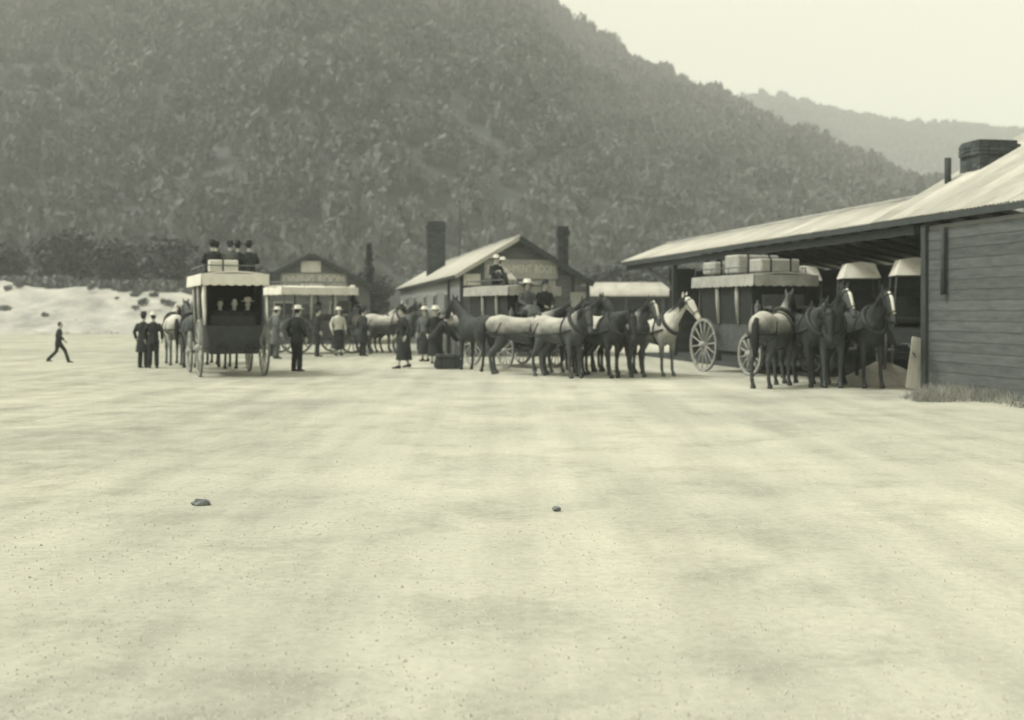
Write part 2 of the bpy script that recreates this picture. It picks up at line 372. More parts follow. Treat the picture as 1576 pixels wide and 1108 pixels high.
# ================================================================ BUILDINGS
AX = R(10.5)
def corrugated(length, width=0.76, waves=6, amp=0.018, th=0.006, m=None):
    mb = MB(); n = waves * 4 + 1; top = []; 
    for i in range(n):
        u = width * i / (n - 1); z = amp * math.sin(2 * math.pi * i / 4)
        top.append((u, z))
    v = [(0, u, z) for u, z in top] + [(length, u, z) for u, z in top] + [(0, u, z - th) for u, z in top] + [(length, u, z - th) for u, z in top]
    f = []
    for i in range(n - 1):
        f.append((i, i + 1, n + i + 1, n + i)); f.append((2 * n + i + 1, 2 * n + i, 3 * n + i, 3 * n + i + 1))
        f.append((i + 1, i, 2 * n + i, 2 * n + i + 1)); f.append((n + i, n + i + 1, 3 * n + i + 1, 3 * n + i))
    f += [(0, n, 3 * n, 2 * n), (2 * n - 1, n - 1, 3 * n - 1, 4 * n - 1)]
    return mb.add(v, f).mesh('roof_sheet', m, True)
def roof_slope(parent, x0, z0, x1, z1, y0, y1, m, name='roof_sheet', wid=0.74):
    """corrugated sheets laid side by side along y, each running from eave (x0,z0) to ridge (x1,z1)"""
    L = math.hypot(x1 - x0, z1 - z0); me = corrugated(L, wid + .02, m=m); n = int(round((y1 - y0) / wid))
    ang = math.atan2(z1 - z0, abs(x1 - x0)); sgn = 1 if x1 > x0 else -1
    for i in range(n):
        o = link(name, me, parent)
        if sgn > 0: o.rotation_euler = (0, -ang, 0); o.location = (x0, y0 + i * wid, z0 + random.uniform(0, .006) + .004 * (i % 2))
        else: o.rotation_euler = (0, -ang, math.pi); o.location = (x0, y0 + (i + 1) * wid, z0 + random.uniform(0, .006) + .004 * (i % 2))
def boards_y(parent, x, y0, y1, z0, z1, m, face=-1, h=0.2, th=.025, name='weatherboard'):
    n = int((z1 - z0) / h); me = MB().add([(0, y0, 0), (0, y1, 0), (0, y1, h + .02), (0, y0, h + .02), (face * th, y0, 0), (face * th, y1, 0), (face * .006, y1, h + .02), (face * .006, y0, h + .02)],
        [(0, 1, 2, 3), (4, 7, 6, 5), (0, 4, 5, 1), (1, 5, 6, 2), (2, 6, 7, 3), (3, 7, 4, 0)]).mesh(name, m)
    for i in range(n): link(name, me, parent, (x, 0, z0 + i * h))
def boards_x(parent, y, rows, m, h=0.2, th=.025, name='weatherboard'):
    for z, xa, xb in rows:
        me = MB().add([(xa, y, z), (xb, y, z), (xb, y, z + h + .02), (xa, y, z + h + .02), (xa, y - th, z), (xb, y - th, z), (xb, y - .006, z + h + .02), (xa, y - .006, z + h + .02)],
            [(0, 1, 2, 3), (4, 7, 6, 5), (0, 4, 5, 1), (1, 5, 6, 2), (2, 6, 7, 3), (3, 7, 4, 0)]).mesh(name, m); link(name, me, parent)
def text_mesh(s, size, m, ext=0.008):
    c = bpy.data.curves.new('t', 'FONT'); c.body = s; c.size = size; c.extrude = ext; c.align_x = 'CENTER'; c.align_y = 'CENTER'
    o = bpy.data.objects.new('t', c); C.objects.link(o); dg = bpy.context.evaluated_depsgraph_get(); dg.update()
    me = bpy.data.meshes.new_from_object(o.evaluated_get(dg)); bpy.data.objects.remove(o); me.materials.clear(); me.materials.append(m); return me
def chimney(parent, x, y, z0, z1, wx, wy, m=M['brick']):
    c = link('chimney', MB().box(-wx / 2 + .015, wx / 2 - .015, -wy / 2 + .015, wy / 2 - .015, 0, z1 - z0 - .02).mesh('chimney', M['mortar']), parent, (x, y, z0))
    bl, bh = .23, .085; n = 0; cache = {}
    z = 0.0; row = 0
    while z < z1 - z0 - .01 and n < 300:
        grow = .045 if z > (z1 - z0) - .36 and z < z1 - z0 - .15 else 0
        for ax in (0, 1):
            W, D = (wx, wy) if ax == 0 else (wy, wx)
            k = max(1, int(round((W - (.1 if ax else 0)) / bl))); step = (W + 2 * grow - (.2 if ax else 0)) / k
            for sgn in (-1, 1):
                if (ax == 0 and sgn == 1) or (ax == 1 and sgn == 1 and x < 0 and False): continue
                for i in range(k):
                    u0 = -(W / 2 + grow) + (.1 if ax else 0) + i * step + .006; u1 = u0 + step - .012
                    d1 = sgn * (D / 2 + grow); d0 = d1 - sgn * .1
                    key = (ax, sgn, round(u0, 3), grow)
                    if key not in cache:
                        a, b_ = min(d0, d1), max(d0, d1)
                        mb = MB().box(u0, u1, a, b_, 0, bh - .012) if ax == 0 else MB().box(a, b_, u0, u1, 0, bh - .012)
                        cache[key] = mb.mesh('brick', m)
                    link('brick', cache[key], c, (random.uniform(-.004, .004), random.uniform(-.004, .004), z)); n += 1
        z += bh; row += 1
    return c
def sign(parent, name, x, y, z, w_, h_, m, text=None, tm=None, ts=None, label=None):
    s = link(name, MB().box(-w_ / 2, w_ / 2, -.03, 0, -h_ / 2, h_ / 2, .006).mesh(name, m), parent, (x, y, z))
    if label: s['label'] = label
    if text:
        words = text.split(); ms = [text_mesh(q, ts, tm) for q in words]; ex = [(min(v.co.x for v in q.vertices), max(v.co.x for v in q.vertices)) for q in ms]
        tot = sum(b - a for a, b in ex) + ts * .5 * (len(words) - 1); sc = min(1.25, (w_ * .92) / tot); x_ = -tot * sc / 2
        for q, (a, b) in zip(ms, ex):
            link('lettering', q, s, (x_ - a * sc, -.038, 0), (R(90), 0, 0), (sc, 1, 1)); x_ += (b - a + ts * .5) * sc
    return s
def window(parent, x, y, z, w_, h_, rot=0, m=M['pane'], fm=M['sign']):
    f = link('window', MB().box(-w_ / 2 - .07, w_ / 2 + .07, -.05, -.002, h_ / 2, h_ / 2 + .08).box(-w_ / 2 - .07, w_ / 2 + .07, -.07, -.002, -h_ / 2 - .08, -h_ / 2)
             .box(-w_ / 2 - .07, -w_ / 2, -.05, -.002, -h_ / 2, h_ / 2).box(w_ / 2, w_ / 2 + .07, -.05, -.002, -h_ / 2, h_ / 2).box(-.02, .02, -.04, -.004, -h_ / 2, h_ / 2).box(-w_ / 2, w_ / 2, -.042, -.004, -.02, .02).mesh('window', fm), parent, (x, y, z), rot)
    pm = MB().box(-w_ / 4 + .012, w_ / 4 - .012, -.03, -.02, -h_ / 4 + .012, h_ / 4 - .012).mesh('pane', m)
    for sx in (-1, 1):
        for sz in (-1, 1): link('pane', pm, f, (sx * w_ / 4, 0, sz * h_ / 4))
    return f
def door(parent, x, y, z, w_, h_, m):
    d = link('door', MB().box(-w_ / 2, w_ / 2, -.04, -.004, 0, h_).box(-w_ / 2 + .1, w_ / 2 - .1, -.055, -.04, .15, h_ * .42).box(-w_ / 2 + .1, w_ / 2 - .1, -.055, -.04, h_ * .5, h_ - .15).mesh('door', m), parent, (x, y, z))
    link('door_handle', MB().ball((w_ / 2 - .08, -.08, 1.0), .03).mesh('door_handle', M['iron']), d); return d
def gable_rows(zb, ze, zr, hw, h=.2, cut=None):
    rows = []; z = zb
    while z + h < zr - .08:
        zt = z + h
        half = hw if zt <= ze else hw * (zr - zt) / (zr - ze)
        if half > .15: rows.append((z, -half, half))
        z += h
    return rows
# ---- station building in the middle
def station():
    t = thing('station_building', 'long weatherboard station building with pale iron roof, tall brick chimney and signboard on its gable', 'building', (.216, 42, 0), AX)
    HW, ZE, ZR, L = 2.1, 3.15, 4.34, 26.0
    link('wall', MB().add([(-HW, .03, 0), (HW, .03, 0), (HW, .03, ZE - .05), (0, .03, ZR - .06), (-HW, .03, ZE - .05), (-HW, L, 0), (HW, L, 0), (HW, L, ZE - .05), (0, L, ZR - .06), (-HW, L, ZE - .05)],
        [(0, 1, 2, 3, 4), (9, 8, 7, 6, 5), (0, 4, 9, 5), (1, 6, 7, 2)]).mesh('wall', M['board']), t)
    boards_x(t, .028, gable_rows(.0, ZE, ZR, HW), mat('station_board', 0.115, .8, .25, 3, .2, 30, (1, 1, 6), .16))
    boards_y(t, -HW - .003, .03, L, 0, ZE - .1, M['board'], -1)
    s = (4.41 - 3.0) / 2.35
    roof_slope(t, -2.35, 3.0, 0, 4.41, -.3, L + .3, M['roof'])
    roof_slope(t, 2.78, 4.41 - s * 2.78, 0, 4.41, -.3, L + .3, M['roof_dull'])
    link('ridge_cap', MB().tube([(0, -.32, 4.42), (0, L + .3, 4.42)], [.07, .07], 8, (1, 0, 0)).mesh('ridge_cap', M['roof_dull'], True), t)
    link('bargeboard', MB().bar((-2.37, -.33, 2.93), (-.01, -.33, 4.345), .03, .14).mesh('bargeboard', M['roof']), t)
    b = link('bargeboard', MB().bar((2.8, -.33, 2.66), (.01, -.33, 4.345), .03, .2).mesh('bargeboard', M['trim']), t)
    link('eave_board', MB().bar((-2.3, -.29, 2.95), (-2.3, L, 2.95), .03, .12).mesh('eave_board', M['trim']), t)
    for px in (-HW, HW): link('corner_board', MB().box(px - .06, px + .06, -.02, .02, 0, ZE - .1).mesh('corner_board', M['trim']), t)
    link('verandah_post', MB().box(2.55, 2.67, -.28, -.16, 0, 2.75).mesh('verandah_post', M['timber']), t)
    link('verandah_post', MB().box(-2.32, -2.22, 2.3, 2.4, 0, 2.95).mesh('verandah_post', M['timber']), t)
    chimney(t, -1.2, 15.8, 3.4, 6.17, .92, .6)
    chimney(t, 2.0, 1.4, 2.9, 4.9, .42, .42)
    sign(t, 'signboard', .12, -.02, 3.22, 2.75, .72, M['sign'], 'REFRESHMENT ROOM', M['letters'], .4, 'long grey signboard with faint pale lettering')
    sign(t, 'notice_board', -1.72, -.05, 2.83, .62, .42, M['sign_pale'], label='small pale notice board under the left eave')
    sign(t, 'notice_board', -1.3, -.05, 2.2, .5, .5, M['sign'], label='square grey notice board on the gable wall')
    sign(t, 'notice_board', 2.34, -.06, 2.1, .74, .56, M['sign'], label='grey board beside the right verandah post')
    sign(t, 'notice_board', .95, -.05, 2.5, .9, .62, M['sign'])
    window(t, -.35, -.0, 1.75, .9, 1.3); door(t, .9, 0, .0, .9, 2.1, M['trim'])
    for y in (4, 8, 12, 17, 21): window(t, -HW - .03, y, 1.7, .9, 1.3, R(-90))
station()
# ---- gabled building at the left
def hall():
    t = thing('gabled_hall', 'dark gabled wooden building with lettered signboard, left of the station building', 'building', (-10.2, 58, 0), AX)
    HW, ZE, ZR, L = 2.95, 3.0, 4.55, 9.0
    link('wall', MB().add([(-HW, .03, 0), (HW, .03, 0), (HW, .03, ZE - .05), (0, .03, ZR - .06), (-HW, .03, ZE - .05), (-HW, L, 0), (HW, L, 0), (HW, L, ZE - .05), (0, L, ZR - .06), (-HW, L, ZE - .05)],
        [(0, 1, 2, 3, 4), (9, 8, 7, 6, 5), (0, 4, 9, 5), (1, 6, 7, 2)]).mesh('wall', M['board']), t)
    boards_x(t, .028, gable_rows(.0, ZE, ZR, HW), mat('hall_board', 0.12, .8, .25, 3, .2, 30, (1, 1, 6), .14))
    s = 1.62 / 3.05
    roof_slope(t, -3.3, 4.63 - s * 3.3, 0, 4.63, -.3, L, M['roof_dull']); roof_slope(t, 3.3, 4.63 - s * 3.3, 0, 4.63, -.3, L, M['roof_dull'])
    for sx in (-1, 1): link('bargeboard', MB().bar((sx * 3.32, -.33, 4.56 - s * 3.32), (sx * .01, -.33, 4.56), .03, .2).mesh('bargeboard', M['trim']), t)
    sign(t, 'signboard', .1, -.02, 3.28, 3.3, .66, M['sign'], 'DINING  ROOM', M['letters'], .56, 'long signboard with pale capital letters')
    sign(t, 'notice_board', -.05, -.08, 3.95, 1.0, .58, M['sign_pale'], label='square pale board under the gable peak')
    sign(t, 'notice_board', .0, -.1, 2.78, 1.1, .62, M['sign_pale'], label='square pale board below the lettered sign')
    window(t, -1.4, 0, 1.5, .9, 1.2); window(t, 1.4, 0, 1.5, .9, 1.2); door(t, 0, 0, 0, .95, 2.05, M['trim'])
hall()
# ---- low shelter behind the team in the middle
def shelter():
    t = thing('platform_shelter', 'low shelter with pale iron roof, between the station building and the coach shed', 'building', (4.1, 62, 0), R(-4))
    link('wall', MB().box(0.1, 7.9, 1.5, 3.0, 0, 2.5).mesh('wall', M['board_dark']), t)
    boards_x(t, 1.498, [(.2 * i, .1, 7.9) for i in range(12)], M['board_dark'])
    r = link('roof_frame', MB().box(0, 8, 0.0, .06, 2.42, 2.5).mesh('roof_frame', M['trim']), t)
    L = math.hypot(1.7, .78); me = corrugated(L, .78, m=M['roof'])
    for i in range(10):
        o = link('roof_sheet', me, t, (.1 + i * .76 + .78, 0, 2.52 + .004 * (i % 2))); o.rotation_euler = (0, -math.atan2(.78, 1.7), R(90))
    o = None
    me2 = corrugated(L, .78, m=M['roof_dull'])
    for i in range(10):
        o = link('roof_sheet', me2, t, (.1 + i * .76, 3.4, 2.52 + .004 * (i % 2))); o.rotation_euler = (0, -math.atan2(.78, 1.7), R(-90))
    for x in (.1, 2.1, 4.1, 6.0, 7.9): link('post', MB().box(x - .06, x + .06, .02, .14, 0, 2.45).mesh('post', M['timber']), t)
shelter()
# ---- coach shed at the right
def shed():
    t = thing('coach_shed', 'long dark open-fronted coach shed with pale sloping iron roof, right side', 'building', (8.74, 24, 0), AX)
    T = .42; ZE = 3.68; W = 1.75
    # eave at x=0, local y = along the shed (away), inside is +x
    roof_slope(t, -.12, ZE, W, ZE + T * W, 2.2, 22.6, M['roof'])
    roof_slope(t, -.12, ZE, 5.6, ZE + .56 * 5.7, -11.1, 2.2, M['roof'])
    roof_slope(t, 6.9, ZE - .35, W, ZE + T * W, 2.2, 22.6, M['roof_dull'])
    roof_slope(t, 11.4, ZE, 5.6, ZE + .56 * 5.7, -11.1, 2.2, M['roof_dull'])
    link('fascia', MB().box(-.14, -.1, -11.1, 22.6, ZE - .15, ZE - .02).mesh('fascia', M['trim']), t)
    link('ridge_cap', MB().tube([(W, 2.2, ZE + T * W + .01), (W, 22.6, ZE + T * W + .01)], [.07, .07], 8, (1, 0, 0)).mesh('ridge_cap', M['roof_dull'], True), t)
    # open front: beam and posts
    link('beam', MB().box(.0, .16, 0.5, 22.5, ZE - .36, ZE - .16).mesh('beam', M['timber']), t)
    for y in (16.7, 12.4, 8.6):
        p = link('post', MB().box(.0, .17, y - .08, y + .08, 0, ZE - .36).mesh('post', M['timber']), t)
        link('brace', MB().bar((.08, y + .08, 2.45), (.08, y + (3.2 if y > 16 else 1.0), ZE - .37), .1, .1).mesh('brace', M['timber']), p)
    for i in range(18):
        y = 2.6 + i * 1.16
        link('rafter', MB().bar((0.0, y, ZE - .08), (W, y, ZE + T * W - .08), .05, .1).bar((W, y, ZE + T * W - .08), (6.8, y, ZE - .44), .05, .1).mesh('rafter', M['timber']), t)
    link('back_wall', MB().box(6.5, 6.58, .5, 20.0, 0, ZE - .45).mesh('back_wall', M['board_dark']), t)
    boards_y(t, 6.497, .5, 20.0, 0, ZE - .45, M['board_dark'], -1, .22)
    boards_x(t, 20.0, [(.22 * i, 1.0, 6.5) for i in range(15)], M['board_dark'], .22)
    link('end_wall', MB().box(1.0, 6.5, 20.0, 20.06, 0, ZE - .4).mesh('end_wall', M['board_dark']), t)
    link('floor_edge', MB().box(-.35, 6.4, 5.0, 19.9, -.05, .10).mesh('floor_edge', M['timber']), t)
    # enclosed room at the near end
    link('room_wall', MB().box(.03, 5.0, -11, .0, 0, ZE - .22).mesh('room_wall', M['board']), t)
    boards_y(t, .028, -11, 0, 0, ZE - .2, mat('shed_board', 0.095, .85, .3, 2, .2, 30, (1, 1, 5), .12), -1, .21, .016)
    boards_x(t, .0, [], M['board'])
    link('corner_post', MB().box(-.06, .14, -.06, .12, 0, ZE - .2).mesh('corner_post', M['trim']), t)
    d = link('downpipe', MB().tube([(-.07, -.75, ZE - .3), (-.07, -.75, 2.0)], [.055, .055], 8).mesh('downpipe', M['trim'], True), t)
    window(t, 0, -6.6, 1.9, 1.0, 1.4, R(-90), fm=M['board'])
    # chimney and flue on the tall roof
    chimney(t, 2.35, 1.4, ZE + .56 * 1.9, ZE + .56 * 2.35 + .5, .95, .8)
    link('flue_pipe', MB().tube([(1.5, 1.64, ZE + .8), (1.5, 1.64, 5.15)], [.075, .075], 10).mesh('flue_pipe', M['trim'], True), t)
shed()
def pole():
    t = thing('telegraph_pole', 'thin dark pole rising behind the station roof right of the tall chimney', 'pole', (-3.24, 70, 0))
    link('shaft', MB().tube([(0, 0, 0), (0, 0, 8.4)], [.09, .06], 8).mesh('shaft', M['timber'], True), t)
    link('finial', MB().ball((0, 0, 8.43), .09).mesh('finial', M['timber']), t)
pole()

# ================================================================ HORSES
def ring(c, n_dir, a, b, up, r=.02, n=18, k=6):
    """closed elliptical ring tube"""
    c = Vector(c); n_dir = Vector(n_dir).normalized(); up = Vector(up); up = (up - n_dir * up.dot(n_dir)).normalized(); sd_ = up.cross(n_dir)
    vs = []; fs = []
    for i in range(n):
        th = 2 * math.pi * i / n; ctr = c + sd_ * a * math.cos(th) + up * b * math.sin(th); out = (sd_ * math.cos(th) * b + up * math.sin(th) * a).normalized()
        for j in range(k):
            ph = 2 * math.pi * j / k; vs.append(ctr + out * r * math.cos(ph) + n_dir * r * math.sin(ph))
    for i in range(n):
        for j in range(k):
            fs.append((i * k + j, i * k + (j + 1) % k, ((i + 1) % n) * k + (j + 1) % k, ((i + 1) % n) * k + j))
    return vs, fs
SP = [(-.95, 1.22, .10, .15), (-.84, 1.25, .21, .27), (-.58, 1.25, .285, .335), (-.25, 1.20, .285, .315), (.08, 1.15, .305, .345), (.36, 1.15, .295, .375), (.6, 1.2, .255, .385), (.8, 1.2, .21, .29), (.93, 1.18, .10, .15)]
def spine(x):
    for a, b in zip(SP, SP[1:]):
        if x <= b[0]: t = (x - a[0]) / (b[0] - a[0]); return [a[i] + (b[i] - a[i]) * t for i in (1, 2, 3)]
    return SP[-1][1:]
def make_horse(drop=0.0, turn=0.0, seed=0):
    """drop rotates neck down (radians), turn swings head sideways"""
    r = random.Random(seed); mb = MB()
    def hd(p):   # neck transform about the withers
        v = Vector(p) - Vector((.62, 0, 1.32)); f = min(1.0, max(0.0, v.length / .5))
        v = Matrix.Rotation(drop * f, 3, 'Y') @ v; v = Matrix.Rotation(turn * f, 3, 'Z') @ v; return v + Vector((.62, 0, 1.32))
    mb.tube([(x, 0, z) for x, z, a, b in SP], [(a, b) for x, z, a, b in SP], 16)
    mb.tube([hd(p) for p in [(.55, 0, 1.27), (.72, 0, 1.42), (.9, 0, 1.6), (1.08, 0, 1.8), (1.2, 0, 1.95)]], [(.2, .33), (.15, .27), (.115, .21), (.09, .16), (.075, .11)], 12)
    mb.tube([hd(p) for p in [(1.13, 0, 1.96), (1.2, 0, 1.92), (1.31, 0, 1.82), (1.42, 0, 1.68), (1.52, 0, 1.55), (1.59, 0, 1.46), (1.62, 0, 1.42)]], [(.06, .07), (.09, .125), (.1, .15), (.08, .11), (.062, .085), (.062, .075), (.045, .05)], 12)
    for s in (-1, 1): mb.tube([hd(p) for p in [(1.15, s * .055, 1.99), (1.16, s * .075, 2.08), (1.19, s * .08, 2.17)]], [(.035, .045), (.035, .04), (.008, .012)], 8)
    legs = []
    for s in (-1, 1):
        d = r.uniform(-.07, .07); legs.append((s, d, r.uniform(-.08, .08)))
        mb.tube([(.6, s * .16, 1.15), (.58, s * .175, .88), (.6 + d * .5, s * .165, .53), (.6 + d * .7, s * .16, .42), (.61 + d, s * .16, .18), (.65 + d, s * .16, .10), (.67 + d, s * .16, .075), (.69 + d, s * .16, 0)], [(.1, .15), (.08, .1), (.058, .062), (.042, .045), (.046, .048), (.042, .042), (.055, .06), (.068, .075)], 10)
        d = legs[-1][2]
        mb.tube([(-.6, s * .14, 1.18), (-.5, s * .185, .95), (-.62 + d * .3, s * .175, .72), (-.78 + d * .5, s * .165, .55), (-.77 + d * .7, s * .16, .44), (-.73 + d, s * .16, .18), (-.69 + d, s * .16, .1), (-.67 + d, s * .16, .075), (-.65 + d, s * .16, 0)], [(.16, .22), (.12, .17), (.08, .1), (.056, .068), (.044, .048), (.047, .05), (.043, .043), (.055, .06), (.068, .075)], 10)
    P = dict(body=mb.remesh('body', M['h_dark'], .026, 5))
    t = MB().tube([(-.93, 0, 1.42), (-1.02, 0, 1.3), (-1.05, 0, 1.0), (-1.03, 0, .62)], [(.05, .05), (.07, .07), (.09, .08), (.02, .02)], 8); P['tail'] = t.mesh('tail', M['mane'], True)
    m = MB(); pts = [(.66, 0, 1.62), (.82, 0, 1.75), (.98, 0, 1.89), (1.1, 0, 2.0), (1.2, 0, 2.05)]
    for i in range(22):
        u = i / 21 * 3.999; k = int(u); a = Vector(pts[k]).lerp(Vector(pts[k + 1]), u - k); ln = r.uniform(.2, .33)
        m.tube([hd(a), hd(a + Vector((0.0, -.07, -.05))), hd(a + Vector((.05 + r.uniform(-.03, .03), -.12, -ln)))], [(.03, .03), (.03, .02), (.006, .006)], 5)
    m.tube([hd(p) for p in [(1.17, 0, 2.05), (1.28, 0, 1.96), (1.36, 0, 1.83)]], [.03, .035, .006], 6)
    P['mane'] = m.mesh('mane', M['mane'], True)
    c = MB(); nd = Vector((math.cos(.75), 0, math.sin(.75)))
    c.add(*ring(hd((.73, 0, 1.36)), nd, .215, .36, (0, 0, 1), .05, 22, 8)); P['collar'] = c.mesh('collar', M['leather'], True)
    h = MB()
    z, a, b = spine(.38); h.add(*ring((.38, 0, z), (1, 0, 0), a + .012, b + .012, (0, 0, 1), .022, 20, 6))
    z, a, b = spine(-.6); 
    for s in (-1, 1):
        h.tube([(.72, s * .24, 1.2), (.36, s * .325, 1.12), (-.2, s * .315, 1.08), (-.8, s * .27, 1.02)], [.022] * 4, 6)
        h.tube([(-.35, s * .02, 1.53), (-.5, s * .27, 1.35), (-.62, s * .31, 1.1)], [.016] * 3, 5)
    h.tube([(-.62, .31, 1.1), (-.9, .2, 1.1), (-1.0, 0, 1.1), (-.9, -.2, 1.1), (-.62, -.31, 1.1)], [.02] * 5, 6, (0, 0, 1))
    P['harness'] = h.mesh('harness', M['leather'], True)
    b_ = MB()
    for q, aa, bb, nd2 in [((1.26, 0, 1.87), .105, .15, (.7, 0, -.7)), ((1.49, 0, 1.59), .078, .1, (.65, 0, -.76))]:
        cc = hd(q); dn = hd(Vector(q) + Vector(nd2) * .1) - cc; b_.add(*ring(cc, dn, aa, bb, (0, 0, 1), .012, 14, 5))
    for s in (-1, 1): b_.tube([hd(p) for p in [(1.2, s * .1, 1.93), (1.36, s * .105, 1.76), (1.5, s * .08, 1.58)]], [.012] * 3, 5)
    P['bridle'] = b_.mesh('bridle', M['leather'], True)
    P['eye'] = [MB().ball(hd((1.31, s * .088, 1.86)), .022, 8, 5).mesh('eye', M['eye'], True) for s in (-1, 1)]
    bl = MB().tube([hd(p) for p in [(1.28, 0, 1.995), (1.405, 0, 1.905), (1.49, 0, 1.745), (1.57, 0, 1.60)]], [(.03, .022), (.042, .022), (.034, .022), (.03, .018)], 8); P['blaze'] = bl.mesh('blaze', M['blaze'], True)
    ru = MB(); n = 14; xs = [-.93, -.8, -.58, -.3, -.05, .15, .3]; vs = []
    for x in xs:
        z, a, bb = spine(x)
        for i in range(n + 1):
            th = math.pi * (.10 + .80 * i / n); f = 1.07 + .015 * math.sin(i * 2.3 + x * 9)
            vs.append((x, (a * f + .012) * math.cos(th), z + (bb * f + .012) * math.sin(th) - (.05 * abs(math.cos(th)) ** 3)))
    k = len(vs); vs2 = [(x, y * .955, z - .012) for x, y, z in vs]; fs = []; m1 = n + 1
    for i in range(len(xs) - 1):
        for j in range(n):
            q = i * m1 + j; fs.append((q, q + 1, q + m1 + 1, q + m1)); fs.append((k + q + 1, k + q, k + q + m1, k + q + m1 + 1))
    P['rug'] = ru.add(vs + vs2, fs).mesh('rug', M['rug'], True)
    return P
def toplit_coat(name, dark, pale, z0, z1):  # highlight along the back painted into the coat, darker towards belly and legs
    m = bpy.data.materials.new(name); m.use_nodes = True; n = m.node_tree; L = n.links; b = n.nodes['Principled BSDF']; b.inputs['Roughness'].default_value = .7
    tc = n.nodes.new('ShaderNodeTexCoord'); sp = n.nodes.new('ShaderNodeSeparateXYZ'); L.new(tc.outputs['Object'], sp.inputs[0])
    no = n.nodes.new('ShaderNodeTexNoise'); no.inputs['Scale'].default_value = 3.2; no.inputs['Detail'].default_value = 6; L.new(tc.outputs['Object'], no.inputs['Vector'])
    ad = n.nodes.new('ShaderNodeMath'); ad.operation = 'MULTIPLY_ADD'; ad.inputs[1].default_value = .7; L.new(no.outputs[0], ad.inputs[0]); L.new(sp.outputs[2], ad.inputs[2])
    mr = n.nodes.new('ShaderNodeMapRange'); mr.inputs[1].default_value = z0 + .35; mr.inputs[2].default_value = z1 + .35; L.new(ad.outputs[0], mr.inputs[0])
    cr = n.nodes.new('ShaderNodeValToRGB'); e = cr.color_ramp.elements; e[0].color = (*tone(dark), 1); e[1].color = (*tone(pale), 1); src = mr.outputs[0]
    if name == 'h_dark_toplit':
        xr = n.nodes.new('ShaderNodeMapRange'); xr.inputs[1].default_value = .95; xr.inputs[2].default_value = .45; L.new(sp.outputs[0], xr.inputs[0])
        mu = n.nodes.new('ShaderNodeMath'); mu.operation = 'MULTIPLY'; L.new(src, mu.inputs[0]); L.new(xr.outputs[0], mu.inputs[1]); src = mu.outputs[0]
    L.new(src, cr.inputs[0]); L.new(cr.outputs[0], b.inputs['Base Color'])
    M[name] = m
toplit_coat('h_dark_toplit', .05, .40, 1.1, 1.5); toplit_coat('h_grey_toplit', .10, .50, .55, 1.4)  # dark and grey coats, both with the lit back put into the colour
HORSE = [make_horse(.12, .08, 1), make_horse(.5, -.12, 2), make_horse(-.02, .25, 3), make_horse(.3, -.35, 4)]
HM = {}
def horse(x, y, head, var, coat, label, rug=False, blaze=False, harness=True, s=1.0, group='coach horses standing in the yard'):
    """head = heading angle of the nose, radians from +X"""
    P = HORSE[var]; t = thing('horse', label, 'horse', (x, y, gz(x, y)), head, group, s)
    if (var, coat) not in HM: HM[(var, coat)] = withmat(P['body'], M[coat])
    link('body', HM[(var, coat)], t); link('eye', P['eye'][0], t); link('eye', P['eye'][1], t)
    if coat == 'h_grey':
        if (var, 'gm') not in HM: HM[(var, 'gm')] = (withmat(P['mane'], M['sign']), withmat(P['tail'], M['sign']))
        link('mane', HM[(var, 'gm')][0], t); link('tail', HM[(var, 'gm')][1], t)
    else: link('mane', P['mane'], t); link('tail', P['tail'], t)
    link('bridle', P['bridle'], t)
    if harness: link('collar', P['collar'], t); link('harness', P['harness'], t)
    if rug: link('rug', P['rug'], t)
    if blaze: link('blaze', P['blaze'], t)
    return t

